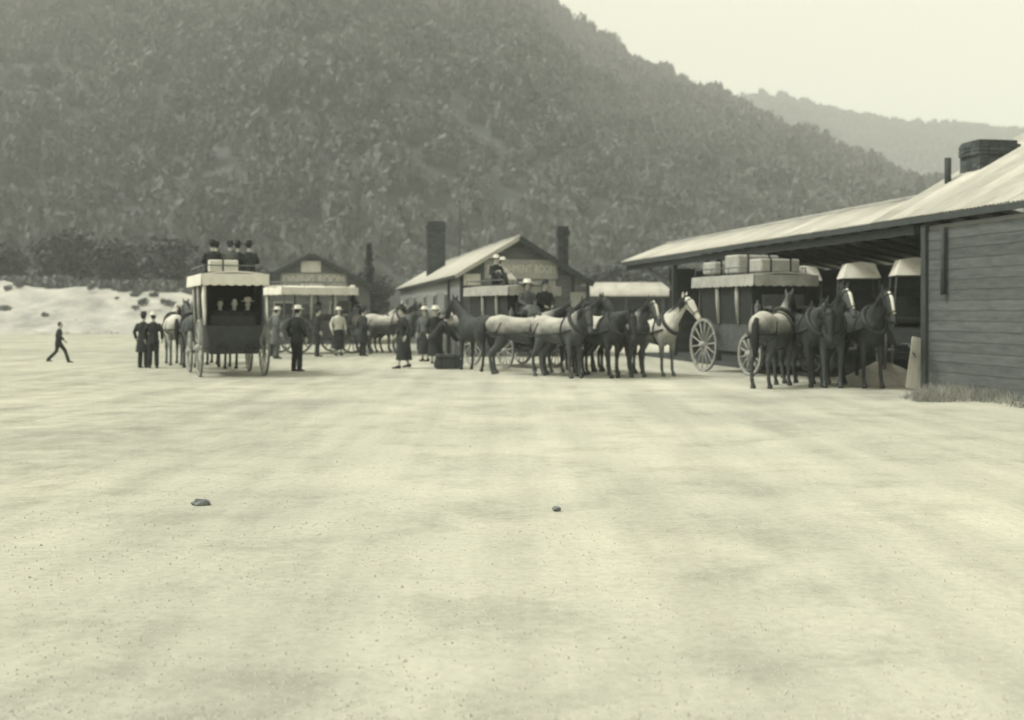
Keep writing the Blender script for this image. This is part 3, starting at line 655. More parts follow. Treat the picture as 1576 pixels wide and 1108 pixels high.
# ================================================================ PEOPLE
def person_meshes(pose='stand', seed=0, skirt=False, long_coat=False):
    r = random.Random(seed); V = Vector
    if pose == 'sit':
        hip = V((0, 0, .50)); J = dict(kL=V((.42, .11, .52)), kR=V((.42, -.11, .52)), aL=V((.46, .11, .09)), aR=V((.4, -.11, .09)),
            eL=V((.05, .27, .78)), eR=V((.05, -.27, .78)), hL=V((.3, .1, .62)), hR=V((.28, -.12, .62)))
    elif pose == 'low':
        hip = V((0, 0, .16)); J = dict(kL=V((.36, .14, .42)), kR=V((.38, -.13, .44)), aL=V((.52, .13, .09)), aR=V((.56, -.12, .09)),
            eL=V((.1, .27, .42)), eR=V((.1, -.27, .42)), hL=V((.32, .16, .46)), hR=V((.33, -.16, .47)))
    elif pose == 'walk':
        hip = V((0, 0, .91)); J = dict(kL=V((.26, .1, .52)), kR=V((-.06, -.1, .5)), aL=V((.40, .1, .08)), aR=V((-.42, -.1, .14)),
            eL=V((-.14, .27, 1.17)), eR=V((.12, -.27, 1.17)), hL=V((-.08, .27, .92)), hR=V((.3, -.25, .98)))
    elif pose == 'stroll':
        hip = V((0, 0, .92)); J = dict(kL=V((.12, .09, .5)), kR=V((.0, -.09, .5)), aL=V((.17, .09, .08)), aR=V((-.16, -.09, .11)),
            eL=V((-.1, .27, 1.17)), eR=V((.06, -.27, 1.17)), hL=V((.0, .27, .93)), hR=V((.2, -.25, .96)))
    elif pose == 'bend':
        hip = V((-.12, 0, .9)); J = dict(kL=V((.06, .12, .5)), kR=V((.02, -.12, .5)), aL=V((.0, .13, .08)), aR=V((-.08, -.13, .08)),
            eL=V((.42, .24, .98)), eR=V((.42, -.24, .98)), hL=V((.6, .16, .75)), hR=V((.6, -.16, .75)))
    else:
        hip = V((0, 0, .93)); J = dict(kL=V((.03, .1, .5)), kR=V((.02, -.1, .5)), aL=V((.0, .11, .08)), aR=V((-.01, -.11, .08)),
            eL=V((-.04, .28, 1.17)), eR=V((-.04, -.28, 1.17)), hL=V((.08, .27, .92)), hR=V((.08, -.27, .92)))
    lean = .62 if pose == 'bend' else (.05 if pose != 'walk' else .08)
    up = V((math.sin(lean), 0, math.cos(lean))); fw = V((math.cos(lean), 0, -math.sin(lean)))
    ch = hip + up * .36; sh = hip + up * .5; nk = hip + up * .58; hdp = nk + up * .16 + V((.02, 0, 0))
    if pose == 'bend': hdp = nk + V((.13, 0, .1))
    b = MB(); co = MB(); tr = MB()
    b.tube([hip - up * .06, hip + up * .1, hip + up * .25, ch, sh, nk], [(.15, .10), (.145, .095), (.13, .09), (.165, .105), (.15, .08), (.05, .05)], 12)
    b.tube([sh + up * .02, nk + up * .06, hdp], [.06, .052, .055], 8)
    b.ball(hdp + V((0, 0, .015)), (.098, .076, .122), 14, 10); b.ball(hdp + V((.045, 0, -.07)), (.05, .045, .05)); b.tube([hdp + V((.09, 0, .02)), hdp + V((.118, 0, -.025)), hdp + V((.09, 0, -.035))], [.01, .017, .012], 6)
    for s in (-1, 1): b.ball(hdp + V((-.005, s * .078, 0)), (.022, .012, .032), 6, 4)
    co.tube([hip - up * (.14 if not long_coat else .1), hip + up * .06, hip + up * .22, ch, sh, nk + up * .005], [(.195, .15), (.175, .135), (.16, .12), (.195, .138), (.178, .11), (.07, .07)], 14)
    hands = MB()
    for q, s in (('L', 1), ('R', -1)):
        so = sh + V((0, s * .185, -.01)); e, h = J['e' + q], J['h' + q]; d = (h - e).normalized()
        b.tube([so, so.lerp(e, .5), e, e.lerp(h, .4), h, h + d * .08], [.058, .05, .042, .042, .03, .034], 8)
        co.tube([so + V((0, -s * .03, .02)), so.lerp(e, .5), e, e.lerp(h, .5), h - d * .03], [.082, .07, .062, .056, .05], 10)
        k, a = J['k' + q], J['a' + q]; ho = hip + V((0, s * .09, -.02))
        b.tube([ho, ho.lerp(k, .5), k, k.lerp(a, .35), a], [.09, .075, .055, .055, .038], 8)
        if not skirt: tr.tube([ho, ho.lerp(k, .5), k, k.lerp(a, .5), a + V((0, 0, .0))], [.112, .098, .08, .078, .075], 10)
        # hand with separate fingers
        sd2 = d.cross(V((0, s, 0))); sd2 = sd2.normalized() if sd2.length > .1 else V((1, 0, 0)); inn = V((0, -s, 0))
        hands.tube([h, h + d * .05, h + d * .095], [(.018, .03), (.02, .042), (.016, .04)], 8, (0, 1, 0))
        for i, ln in enumerate((.068, .078, .072, .055)):
            o = h + d * .09 + sd2 * (.03 - .02 * i); hands.tube([o, o + d * ln * .5 + inn * .008, o + d * ln * .85 + inn * .03], [.0095, .009, .007], 6)
        o = h + d * .03 + sd2 * .035; hands.tube([o, o + d * .035 + sd2 * .03, o + d * .065 + sd2 * .035 + inn * .012], [.012, .011, .008], 6)
    me = b.remesh('body', M['skin'], .02, 3)
    bm = bmesh.new(); bm.from_mesh(me); hm = hands.mesh('h', M['skin'], True); bm.from_mesh(hm); bm.to_mesh(me); bm.free(); me.polygons.foreach_set('use_smooth', [True] * len(me.polygons))
    P = dict(body=me)
    if long_coat: co.tube([hip + up * .1, hip - V((0, 0, .1)), hip - V((0, 0, .42))], [(.17, .14), (.2, .17), (.25, .21)], 14)
    P['coat'] = co.remesh('coat', M['cloth'], .025, 2)
    if skirt:
        sk = MB()
        if pose == 'low': sk.tube([hip - V((.12, 0, 0)), hip + V((.12, 0, .08)), V((.36, 0, .36)), V((.52, 0, .2))], [(.2, .14), (.23, .16), (.24, .14), (.26, .12)], 14)
        elif pose == 'sit': sk.tube([hip - V((.1, 0, 0)), hip + V((.12, 0, .03)), V((.42, 0, .55)), V((.5, 0, .42)), V((.46, 0, .12))], [(.2, .16), (.22, .15), (.22, .12), (.22, .12), (.26, .15)], 14)
        else: sk.tube([hip + V((0, 0, .12)), hip - V((0, 0, .05)), V((.0, 0, .55)), V((-.03 if pose == 'walk' else 0, 0, .24))], [(.15, .12), (.2, .17), (.23, .21), (.25, .27 if pose == 'walk' else .25)], 16)
        P['skirt'] = sk.remesh('skirt', M['cloth'], .025, 2)
    else: P['trousers'] = tr.remesh('trousers', M['cloth'], .024, 2)
    for q, s in (('L', 1), ('R', -1)):
        a = J['a' + q]; P['shoe' + q] = MB().tube([a + V((-.06, 0, -.03)), a + V((.02, 0, -.03)), a + V((.12, 0, -.05)), a + V((.2, 0, -.06))], [(.04, .05), (.045, .05), (.045, .03), (.025, .018)], 8).mesh('shoe', M['leather'], True)
    P['hair'] = MB().ball(hdp + V((-.022, 0, .035)), (.095, .086, .115), 12, 8).mesh('hair', M['hair'], True)
    if skirt: P['hair'] = MB().ball(hdp + V((-.022, 0, .035)), (.1, .092, .118), 12, 8).ball(hdp + V((-.1, 0, -.01)), .06, 8, 6).mesh('hair', M['hair'], True)
    P['eyes'] = [MB().ball(hdp + V((.09, q * .032, .018)), .012, 6, 4).mesh('eye', M['eye']) for q in (-1, 1)]
    top = hdp + V((-.005, 0, .075))
    def hat(brim, crown, hgt, m):
        mb = MB(); n = 18; vs = []; prof = [(0.0, 0.0), (brim, -.012), (brim, .002), (crown, .012), (crown * .95, hgt), (crown * .6, hgt + .015), (0.004, hgt + .005)]
        prof[0] = (crown * .9, -.01)
        for rr, zz in prof:
            for i in range(n): vs.append((top.x + rr * 1.1 * math.cos(2 * math.pi * i / n), top.y + rr * math.sin(2 * math.pi * i / n), top.z + zz))
        fs = [(j * n + i, j * n + (i + 1) % n, (j + 1) * n + (i + 1) % n, (j + 1) * n + i) for j in range(len(prof) - 1) for i in range(n)]
        return mb.add(vs, fs).mesh('hat', m, True)
    P['felt'] = hat(.145, .092, .1, M['cloth']); P['straw'] = hat(.17, .095, .085, M['straw']); P['wide'] = hat(.24, .11, .1, M['straw']); P['cap'] = hat(.112, .1, .06, M['cloth'])
    return P
PM = dict(low=person_meshes('low', 11), low_s=person_meshes('low', 12, True), stand=person_meshes('stand', 1), walk=person_meshes('walk', 2), sit=person_meshes('sit', 3), bend=person_meshes('bend', 4), stand_s=person_meshes('stand', 5, True),
          walk_s=person_meshes('stroll', 6, True), sit_s=person_meshes('sit', 7, True), stand_c=person_meshes('stand', 8, False, True))
PC = {}
def person(x, y, z, head, kind_, coat, lower, hat, label, s=1.0, group='people about the yard and on the coaches'):
    P = PM[kind_]; t = thing('person', label, 'person', (x, y, z), head, group, s)
    link('body', P['body'], t); link('eye', P['eyes'][0], t); link('eye', P['eyes'][1], t); link('hair', P['hair'], t)
    def mm(k, m):
        if (kind_, k, m) not in PC: PC[(kind_, k, m)] = withmat(P[k], M[m])
        return PC[(kind_, k, m)]
    link('coat', mm('coat', coat), t)
    k = 'skirt' if 'skirt' in P else 'trousers'; link(k, mm(k, lower), t)
    link('shoe', P['shoeL'], t); link('shoe', P['shoeR'], t)
    if hat: link('hat', P[hat], t)
    return t

# ================================================================ COACHES
WHEELS = {}
def wheel_meshes(r, m):
    key = (r, m)
    if key in WHEELS: return WHEELS[key]
    n = 40
    def annulus(ro, ri, hw):
        vs = []; fs = []
        for i in range(n):
            a = 2 * math.pi * i / n; c, s = math.cos(a), math.sin(a)
            vs += [(ro * c, -hw, ro * s), (ro * c, hw, ro * s), (ri * c, hw, ri * s), (ri * c, -hw, ri * s)]
        for i in range(n):
            j = (i + 1) % n
            for k in range(4): fs.append((i * 4 + k, i * 4 + (k + 1) % 4, j * 4 + (k + 1) % 4, j * 4 + k))
        return MB().add(vs, fs)
    rim = annulus(r - .014, r - .075, .028).mesh('rim', M[m]); tyre = annulus(r, r - .014, .031).mesh('tyre', M['iron'])
    hub = MB().tube([(0, -.13, 0), (0, -.07, 0), (0, 0, 0), (0, .07, 0), (0, .13, 0)], [.05, .085, .1, .085, .05], 12, (1, 0, 0)).mesh('hub', M[m], True)
    spoke = MB().tube([(.09, 0, 0), (r * .5, 0, 0), (r - .07, 0, 0)], [(.02, .026), (.016, .02), (.017, .02)], 6, (0, 1, 0)).mesh('spoke', M[m], True)
    WHEELS[key] = (rim, tyre, hub, spoke); return WHEELS[key]
def wheel(parent, x, y, r, m='wheelp', n=14, rot=0.0):
    rim, tyre, hub, spoke = wheel_meshes(r, m); w_ = link('wheel', rim, parent, (x, y, r)); link('tyre', tyre, w_); link('hub', hub, w_)
    for i in range(n): link('spoke', spoke, w_, None, (0, rot + 2 * math.pi * i / n, 0))
    return w_
def valance(x0, x1, y0, y1, z, h, n_sc=.22):
    """hanging scalloped cloth round a roof"""
    mb = MB()
    pts = [(x0, y0), (x1, y0), (x1, y1), (x0, y1), (x0, y0)]
    for (ax, ay), (bx, by) in zip(pts, pts[1:]):
        L = math.hypot(bx - ax, by - ay); n = max(4, int(L / n_sc) * 6); nx_, ny_ = (by - ay) / L, -(bx - ax) / L; vs = []
        for i in range(n + 1):
            t = i / n; sc = abs(math.sin(math.pi * t * n / 6)); wob = .018 * math.sin(t * L * 9)
            x, y = ax + (bx - ax) * t, ay + (by - ay) * t
            for o in (0.0, .012):
                vs.append((x + nx_ * o, y + ny_ * o, z)); vs.append((x + nx_ * (o + wob + .02), y + ny_ * (o + wob + .02), z - h * (.9 + .1 * sc)))
        fs = []
        for i in range(n):
            a = i * 4; b = a + 4
            fs += [(a, a + 1, b + 1, b), (a + 3, a + 2, b + 2, b + 3), (a + 1, a + 3, b + 3, b + 1), (a + 2, a, b, b + 2)]
        mb.add(vs, fs)
    return mb
def arched_roof(x0, x1, hw, z, rise, th=.04):
    n = 10; vs = []; fs = []
    for x in (x0, x1):
        for i in range(n + 1):
            u = -1 + 2 * i / n; vs.append((x, u * hw, z + rise * (1 - u * u)))
        for i in range(n + 1):
            u = -1 + 2 * i / n; vs.append((x, u * hw, z + rise * (1 - u * u) - th))
    m = 2 * (n + 1)
    for i in range(n): fs += [(i, i + 1, m + i + 1, m + i), (n + 1 + i + 1, n + 1 + i, m + n + 1 + i, m + n + 1 + i + 1), (i + 1, i, n + 1 + i, n + 2 + i), (m + i, m + i + 1, m + n + 2 + i, m + n + 1 + i)]
    fs += [(0, m, m + n + 1, n + 1), (n, 2 * n + 1, m + 2 * n + 1, m + n)]
    return MB().add(vs, fs)
def coach(x, y, head, label, canvas='canvas', paint='coach', wh='wheelp', open_rear=True, s=1.0, roof_seats=False, closed=False, wy=1.0):
    t = thing('stage_coach', label, 'coach', (x, y, 0), head, 'horse coaches', (s, s * wy, s)); m = M[paint]
    for sy in (-1, 1):
        wheel(t, -1.15, sy * .95, .74, wh, 14, .1 * sy); wheel(t, 1.2, sy * .93, .56, wh, 12, .2 * sy)
    link('axle', MB().tube([(-1.15, -.9, .74), (-1.15, .9, .74)], [.04, .04], 8, (1, 0, 0)).mesh('axle', M['iron']), t)
    link('axle', MB().tube([(1.2, -.88, .56), (1.2, .88, .56)], [.04, .04], 8, (1, 0, 0)).mesh('axle', M['iron']), t)
    link('perch', MB().bar((-1.3, 0, .66), (1.3, 0, .58), .1, .08).mesh('perch', m), t)
    for sy in (-1, 1):
        link('thoroughbrace', MB().tube([(-1.6, sy * .5, .86), (-1.0, sy * .5, .62), (0, sy * .5, .58), (1.0, sy * .5, .64), (1.55, sy * .5, .9)], [(.05, .025)] * 5, 8).mesh('thoroughbrace', M['leather'], True), t)
    # body: curved lower tub
    prof = [(-1.62, .95), (-1.5, .70), (-1.1, .60), (0, .585), (.8, .62), (1.1, .78), (1.2, 1.05)]
    mb = MB(); top = 1.32; th = .04
    for sy in (-1, 1):
        lo = [(px, sy * .70, pz) for px, pz in prof]; hi = [(px, sy * .82, top) for px, pz in prof]; n = len(prof)
        lo2 = [(px, sy * (.70 - th), pz) for px, pz in prof]; hi2 = [(px, sy * (.82 - th), top) for px, pz in prof]
        fs = []
        for i in range(n - 1): fs += [(i, i + 1, n + i + 1, n + i), (2 * n + i + 1, 2 * n + i, 3 * n + i, 3 * n + i + 1), (n + i, n + i + 1, 3 * n + i + 1, 3 * n + i)]
        mb.add(lo + hi + lo2 + hi2, fs)
    n = len(prof); a = [(px, -.70, pz) for px, pz in prof] + [(px, .70, pz) for px, pz in prof]
    mb.add(a, [(i, n + i, n + i + 1, i + 1) for i in range(n - 1)])
    mb.add([(1.2, -.7, 1.05), (1.2, .7, 1.05), (1.2, .82, top), (1.2, -.82, top)], [(0, 1, 2, 3)])
    link('body', mb.mesh('body', m), t)
    link('tail_panel', MB().add([(-1.63, -.71, .95), (-1.63, .71, .95), (-1.65, .83, 1.3), (-1.65, -.83, 1.3), (-1.52, -.71, .58), (-1.52, .71, .58), (-1.58, .7, .95), (-1.6, .81, 1.3), (-1.6, -.81, 1.3), (-1.58, -.7, .95)], [(0, 1, 2, 3), (4, 5, 1, 0), (7, 6, 9, 8), (3, 2, 7, 8)]).mesh('tail_panel', m), t)
    for px in (-1.6, -.5, .5, 1.15):
        for sy in (-1, 1): link('pillar', MB().bar((px, sy * .82, top - .02), (px, sy * .80, 2.42), .05, .05).mesh('pillar', M['coach_mid'] if paint != 'coach' else m), t)
    for sx, nm in ((-1.05, 'seat'), (0.0, 'seat'), (.85, 'seat')):
        link('bench', MB().box(sx - .22, sx + .22, -.66, .66, 1.02, 1.1, .01).box(sx - .26, sx - .2, -.66, .66, 1.1, 1.55, .01).mesh('bench', M['leather']), t)
    link('floor', MB().box(-1.45, 1.15, -.62, .62, .72, .76).mesh('floor', m), t)
    # roof, valance, curtains
    link('roof', arched_roof(-1.75, 1.45, .96, 2.60, .08).mesh('roof', M[canvas], True), t)
    link('valance', valance(-1.76, 1.46, -.97, .97, 2.61, .30).mesh('valance', M[canvas]), t)
    for px, py in ((-1.62, .87), (-1.62, -.87)) if canvas == 'canvas' else ():
        if py > 0: link('curtain', MB().tube([(px, py, 2.55), (px + .02, py + .02, 2.0), (px, py, 1.65), (px + .02, py, 1.32)], [(.05, .09), (.06, .1), (.05, .08), (.03, .06)], 8).mesh('curtain', M[canvas], True), t)
    for px in (-.5, .5):
        for sy in (-1, 1): link('curtain', MB().tube([(px, sy * .90, 2.5), (px, sy * .88, 1.9), (px, sy * .85, 1.34)], [(.05, .05), (.06, .06), (.04, .04)], 8).mesh('curtain', M['canvas_grey'], True), t)
    if closed:
        for sy in (-1, 1): link('side_curtain', MB().add([(-1.45, sy * .81, 1.3), (1.15, sy * .81, 1.3), (1.15, sy * .87, 2.56), (-1.45, sy * .87, 2.56), (-1.45, sy * .795, 1.3), (1.15, sy * .795, 1.3), (1.15, sy * .855, 2.56), (-1.45, sy * .855, 2.56)], [(0, 1, 2, 3), (7, 6, 5, 4), (0, 4, 5, 1), (1, 5, 6, 2), (2, 6, 7, 3), (3, 7, 4, 0)]).mesh('side_curtain', M['leather']), t)
        link('front_curtain', MB().box(1.16, 1.18, -.84, .84, 1.3, 2.58).mesh('front_curtain', M['leather']), t)
    # roof rail and seats
    rr = MB()
    for sy in (-1, 1): rr.tube([(-1.7, sy * .9, 2.82), (1.0, sy * .9, 2.82)], [.018, .018], 6)
    rr.tube([(-1.7, -.9, 2.82), (-1.7, .9, 2.82)], [.018, .018], 6, (1, 0, 0))
    for px in (-1.7, -.8, .1, 1.0):
        for sy in (-1, 1): rr.tube([(px, sy * .9, 2.6), (px, sy * .9, 2.82)], [.014, .014], 6)
    link('roof_rail', rr.mesh('roof_rail', M['iron']), t)
    if roof_seats:
        for px in (-1.15, -.1): link('roof_seat', MB().box(px - .2, px + .2, -.72, .72, 2.72, 2.78, .01).box(px - .24, px - .2, -.72, .72, 2.76, 3.05, .01).box(px - .1, px + .1, -.6, -.55, 2.5, 2.72).box(px - .1, px + .1, .55, .6, 2.5, 2.72).mesh('roof_seat', M['coach_mid']), t)
    # driver's box, footboard, lamps, pole
    link('box_seat', MB().box(1.3, 1.72, -.62, .62, 1.72, 1.8, .01).box(1.28, 1.34, -.62, .62, 1.8, 2.1, .01).bar((1.3, .5, 1.3), (1.5, .5, 1.74), .05, .05).bar((1.3, -.5, 1.3), (1.5, -.5, 1.74), .05, .05).mesh('box_seat', m), t)
    link('footboard', MB().bar((1.45, 0, .95), (2.15, 0, 1.35), 1.1, .04).bar((1.15, .45, .8), (1.6, .45, 1.03), .05, .05).bar((1.15, -.45, .8), (1.6, -.45, 1.03), .05, .05).mesh('footboard', m), t)
    for sy in (-1, 1): link('lamp', MB().box(1.32, 1.46, sy * .82 - .06, sy * .82 + .06, 1.62, 1.84, .015).tube([(1.39, sy * .82, 1.84), (1.39, sy * .82, 1.95)], [.05, .02], 8).mesh('lamp', M['iron']), t)
    link('pole', MB().tube([(1.3, 0, .6), (4.4, 0, .78)], [.05, .035], 8).mesh('pole', M['coach_mid'], True), t)
    link('swingle_bar', MB().bar((1.9, -.7, .66), (1.9, .7, .66), .05, .06).mesh('swingle_bar', M['coach_mid']), t)
    return t
def lp(x, y, head, u, v):     # place in a coach's own frame
    return x + u * math.cos(head) - v * math.sin(head), y + u * math.sin(head) + v * math.cos(head)

# ---- coach seen from behind, at the left
cx, cy, ch = -7.62, 30.3, R(90 + 22)
coach(cx, cy, ch, 'dark coach seen from behind with pale scalloped canopy and passengers on its roof', 'canvas', 'coach', closed=True, wy=.86)
def rider(u, v, z, dh, kd, coat, low, hat, lab, base=(cx, cy, ch)):
    x, y = lp(*base, u, v * (.86 if base == (cx, cy, ch) else 1)); return person(x, y, z, base[2] + dh, kd, coat, low, hat, lab, .88 if kd.startswith('low') else 1.0)
rider(-1.0, .55, 2.56, 0, 'low', 'cloth', 'cloth', 'felt', 'dark-coated passenger at the left end of the rear row on the left coach roof')
rider(-.95, .02, 2.58, .1, 'low_s', 'cloth_mid', 'cloth_mid', 'cap', 'grey-jacketed passenger in the middle of the rear row on the left coach roof')
rider(-1.0, -.52, 2.56, -.1, 'low', 'cloth', 'cloth', 'felt', 'dark-coated passenger at the right end of the rear row on the left coach roof')
rider(-.1, .3, 2.6, 0, 'low', 'cloth', 'cloth_mid', 'cap', 'capped passenger on the forward row of the left coach roof, left place')
rider(-.1, -.35, 2.6, 0, 'low', 'cloth', 'cloth', 'felt', 'hatted passenger on the forward row of the left coach roof, right place')
rider(1.48, .3, 1.32, 0, 'sit', 'cloth', 'cloth', 'felt', 'driver in dark coat on the box of the left coach')
rider(-1.0, .34, .62, math.pi, 'sit_s', 'cloth', 'cloth', 'cap', 'passenger inside the left coach, left of the rear opening')
rider(-1.0, -.08, .62, math.pi, 'sit', 'cloth', 'cloth', None, 'bareheaded passenger inside the left coach, middle of the rear opening')
rider(-1.0, -.48, .62, math.pi, 'sit_s', 'cloth', 'cloth', 'straw', 'straw-hatted passenger inside the left coach, right of the rear opening')
for i, (u, v, w_, d_, h_, pale, lab) in enumerate([(-1.55, .34, .5, .3, .26, True, 'pale box strapped at the rear left of the left coach roof'), (.6, .0, .9, .5, .3, False, 'dark trunk on the front of the left coach roof')]):
    x, y = lp(cx, cy, ch, u, v); t = thing('luggage_box', lab, 'luggage', (x, y, 2.69 if i else 2.60), ch, 'luggage on the coaches')
    if i == 0: link('case', MB().box(-.1, .14, -.42, .3, .06, .36, .02).mesh('case', M['lug_pale']), t); link('strap', MB().box(-.105, .145, -.06, -.02, .055, .365).mesh('strap', M['leather']), t)
    else: link('case', MB().box(-d_ / 2, d_ / 2, -w_ / 2, w_ / 2, 0, h_, .02).mesh('case', M['lug']), t); link('strap', MB().box(-d_ / 2 - .005, d_ / 2 + .005, -.03, .03, -.003, h_ + .005).mesh('strap', M['leather']), t)
for u, v, var, coat, lab, rg in [(3.3, .5, 0, 'h_bay', 'bay wheel horse harnessed to the left coach, left side', False), (3.3, -.5, 2, 'h_dark', 'dark wheel horse harnessed to the left coach, right side', False),
                         (6.2, .75, 3, 'h_grey_toplit', 'grey lead horse of the left coach, showing past its left side', False), (6.2, -.35, 1, 'h_dark', 'dark lead horse of the left coach, hidden behind its body', False)]:
    x, y = lp(cx, cy, ch, u, v); horse(x, y, ch, var, coat, lab, rg)

# ---- coach in front of the far gabled building
bx, by, bh = -7.9, 45.5, R(33)
coach(bx, by, bh, 'coach with pale canopy standing before the gabled building with the lettered sign', 'canvas', 'coach_mid', 'wheeld')
for u, v, var, coat, lab, rg in [(3.3, -.5, 0, 'h_dark', 'dark near wheel horse of the coach by the lettered building', False), (3.3, .5, 1, 'h_dark_toplit', 'pale-backed off wheel horse of the coach by the lettered building', False),
                         (6.1, -.75, 1, 'h_dark', 'dark near lead horse of the coach by the lettered building', False), (6.1, .0, 2, 'h_bay', 'bay middle lead horse of the coach by the lettered building', False), (6.1, .75, 0, 'h_grey_toplit', 'grey far lead horse of the coach by the lettered building', False)]:
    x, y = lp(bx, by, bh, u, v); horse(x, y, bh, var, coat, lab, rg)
horse(-3.9, 45.5, R(15), 1, 'h_grey_toplit', 'grey horse in the far string between the lettered building and the station', False, False, True, 1.0)
horse(-4.9, 44.2, R(-20), 0, 'h_dark_toplit', 'pale-backed horse in the far string, nearest the walking woman on her left')
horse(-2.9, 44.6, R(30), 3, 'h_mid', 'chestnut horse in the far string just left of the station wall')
horse(-5.6, 46.4, R(5), 2, 'h_grey_toplit', 'grey horse in the far string, leftmost of its pale ones', False, False, True, .98)
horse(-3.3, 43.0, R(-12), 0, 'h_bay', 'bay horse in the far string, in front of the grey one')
horse(-2.2, 42.2, R(-170), 1, 'h_dark_toplit', 'pale-backed horse in the far string facing left by the station corner')
B2 = (bx, by, bh)
rider(1.48, -.3, 1.32, 0, 'sit', 'cloth', 'cloth', 'straw', 'straw-hatted driver on the box of the coach by the lettered building', B2)
rider(0, -.3, .62, 0, 'sit', 'cloth_mid', 'cloth', 'felt', 'passenger inside the coach by the lettered building', B2)

# ---- coach in the middle, team towards the right
mx_, my_, mh = .05, 34.6, R(-62)
coach(mx_, my_, mh, 'crowded dark coach in front of the station building with its team to the right', 'canvas_grey', 'coach_mid', 'wheelp', s=.92, closed=True)
B3 = (mx_, my_, mh)
for u, v, var, coat, lab, rg, bl, dh in [(3.35, -.55, 0, 'h_dark_toplit', 'pale-backed wheel horse of the middle team on the left of the pole', False, False, .15), (3.35, .5, 3, 'h_dark', 'dark wheel horse of the middle team on the far side of the pole', False, False, 0),
        (6.1, -.85, 1, 'h_dark', 'dark lead horse with pale rug, leftmost of the middle team leaders', True, False, .12), (6.1, 0, 0, 'h_dark_toplit', 'pale-backed lead horse with white blaze between the other middle team leaders', False, True, -.1), (6.1, .85, 2, 'h_grey_toplit', 'grey lead horse with white blaze at the right end of the middle team', False, True, .05),
        (4.6, -.9, 2, 'h_bay', 'bay horse between the wheel horses and leaders of the middle team, near side', False, False, .3), (5.7, -1.75, 3, 'h_dark_toplit', 'nearest pale-backed horse of the middle team, right of the big pale-backed horse', False, False, .2), (4.7, .6, 1, 'h_dark_toplit', 'pale-backed horse between the wheel horses and leaders of the middle team, far side', False, False, .2)]:
    x, y = lp(*B3, u, v); horse(x, y, mh + dh, var, coat, lab, rg, bl)
rider(1.36, .3, 1.19, 0, 'sit', 'cloth', 'cloth', 'felt', 'driver in dark coat on the box of the middle coach', B3)
rider(1.36, -.3, 1.19, 0, 'sit_s', 'cloth_mid', 'cloth_mid', 'wide', 'passenger in grey coat and wide pale hat beside the driver, middle coach', B3)
rider(-.2, -.52, 2.44, .1, 'low', 'cloth', 'cloth', 'straw', 'dark-coated passenger in pale hat at the left of the middle coach roof', B3)
rider(-.6, -.1, 2.4, .3, 'low_s', 'cloth_pale', 'cloth_pale', 'straw', 'passenger wrapped in pale cloth on the middle coach roof', B3)
rider(.78, -.35, .57, 0, 'sit', 'cloth', 'cloth', 'felt', 'hatted passenger inside the middle coach', B3)
horse(.25, 30.0, R(-14), 3, 'h_dark_toplit', 'big pale-backed horse, leftmost of the horses before the middle coach')
horse(-1.0, 32.0, R(118), 2, 'h_dark', 'dark saddle horse standing at the left side of the middle coach', False, False, False)

# ---- coach by the shed, right
rx, ry, rh = 6.6, 30.8, R(-70)
coach(rx, ry, rh, 'coach with grey canopy and luggage on its roof, before the coach shed', 'canvas_grey', 'coach_mid', 'wheelp', closed=True)
for i, (u, v, w_, d_, h_, lab) in enumerate([(-1.1, .4, .75, .6, .42, 'pale box at the rear right of the shed-side coach roof'), (-1.1, -.42, .8, .7, .34, 'pale box at the rear left of the shed-side coach roof'), (-.2, .0, 1.3, .7, .5, 'large pale covered bundle amidships on the shed-side coach roof'), (.75, .1, 1.2, .6, .36, 'long pale box at the front of the shed-side coach roof')]):
    x, y = lp(rx, ry, rh, u, v); t = thing('luggage_box', lab, 'luggage', (x, y, 2.685), rh, 'luggage on the coaches')
    link('case', MB().box(-d_ / 2, d_ / 2, -w_ / 2, w_ / 2, 0, h_, .04).mesh('case', M['canvas_grey'])  , t)
    for q in (-.25, .25): link('strap', MB().box(-d_ / 2 - .006, d_ / 2 + .006, q * w_ - .025, q * w_ + .025, -.003, h_ + .006).mesh('strap', M['leather']), t)
HG = 'horses by the coach shed'
horse(5.72, 25.0, R(58), 0, 'h_dark_toplit', 'dark horse with pale rump and back, leftmost by the coach shed', False, False, True, 1.06, HG)
horse(6.55, 25.6, R(-80), 1, 'h_dark', 'dark horse with hanging head between the rugged horse and the blazed ones', False, False, True, 1.06, HG)
horse(7.0, 25.3, R(-95), 2, 'h_bay', 'bay horse facing forward, left neighbour of the rightmost blazed horse', False, True, True, 1.06, HG)
horse(7.75, 25.2, R(-88), 0, 'h_dark', 'dark horse with white blaze facing forward, rightmost by the coach shed', False, True, True, 1.08, HG)
horse(7.1, 27.6, R(-75), 3, 'h_bay', 'bay horse standing behind the forward-facing pair by the coach shed', False, False, True, 1.04, HG)
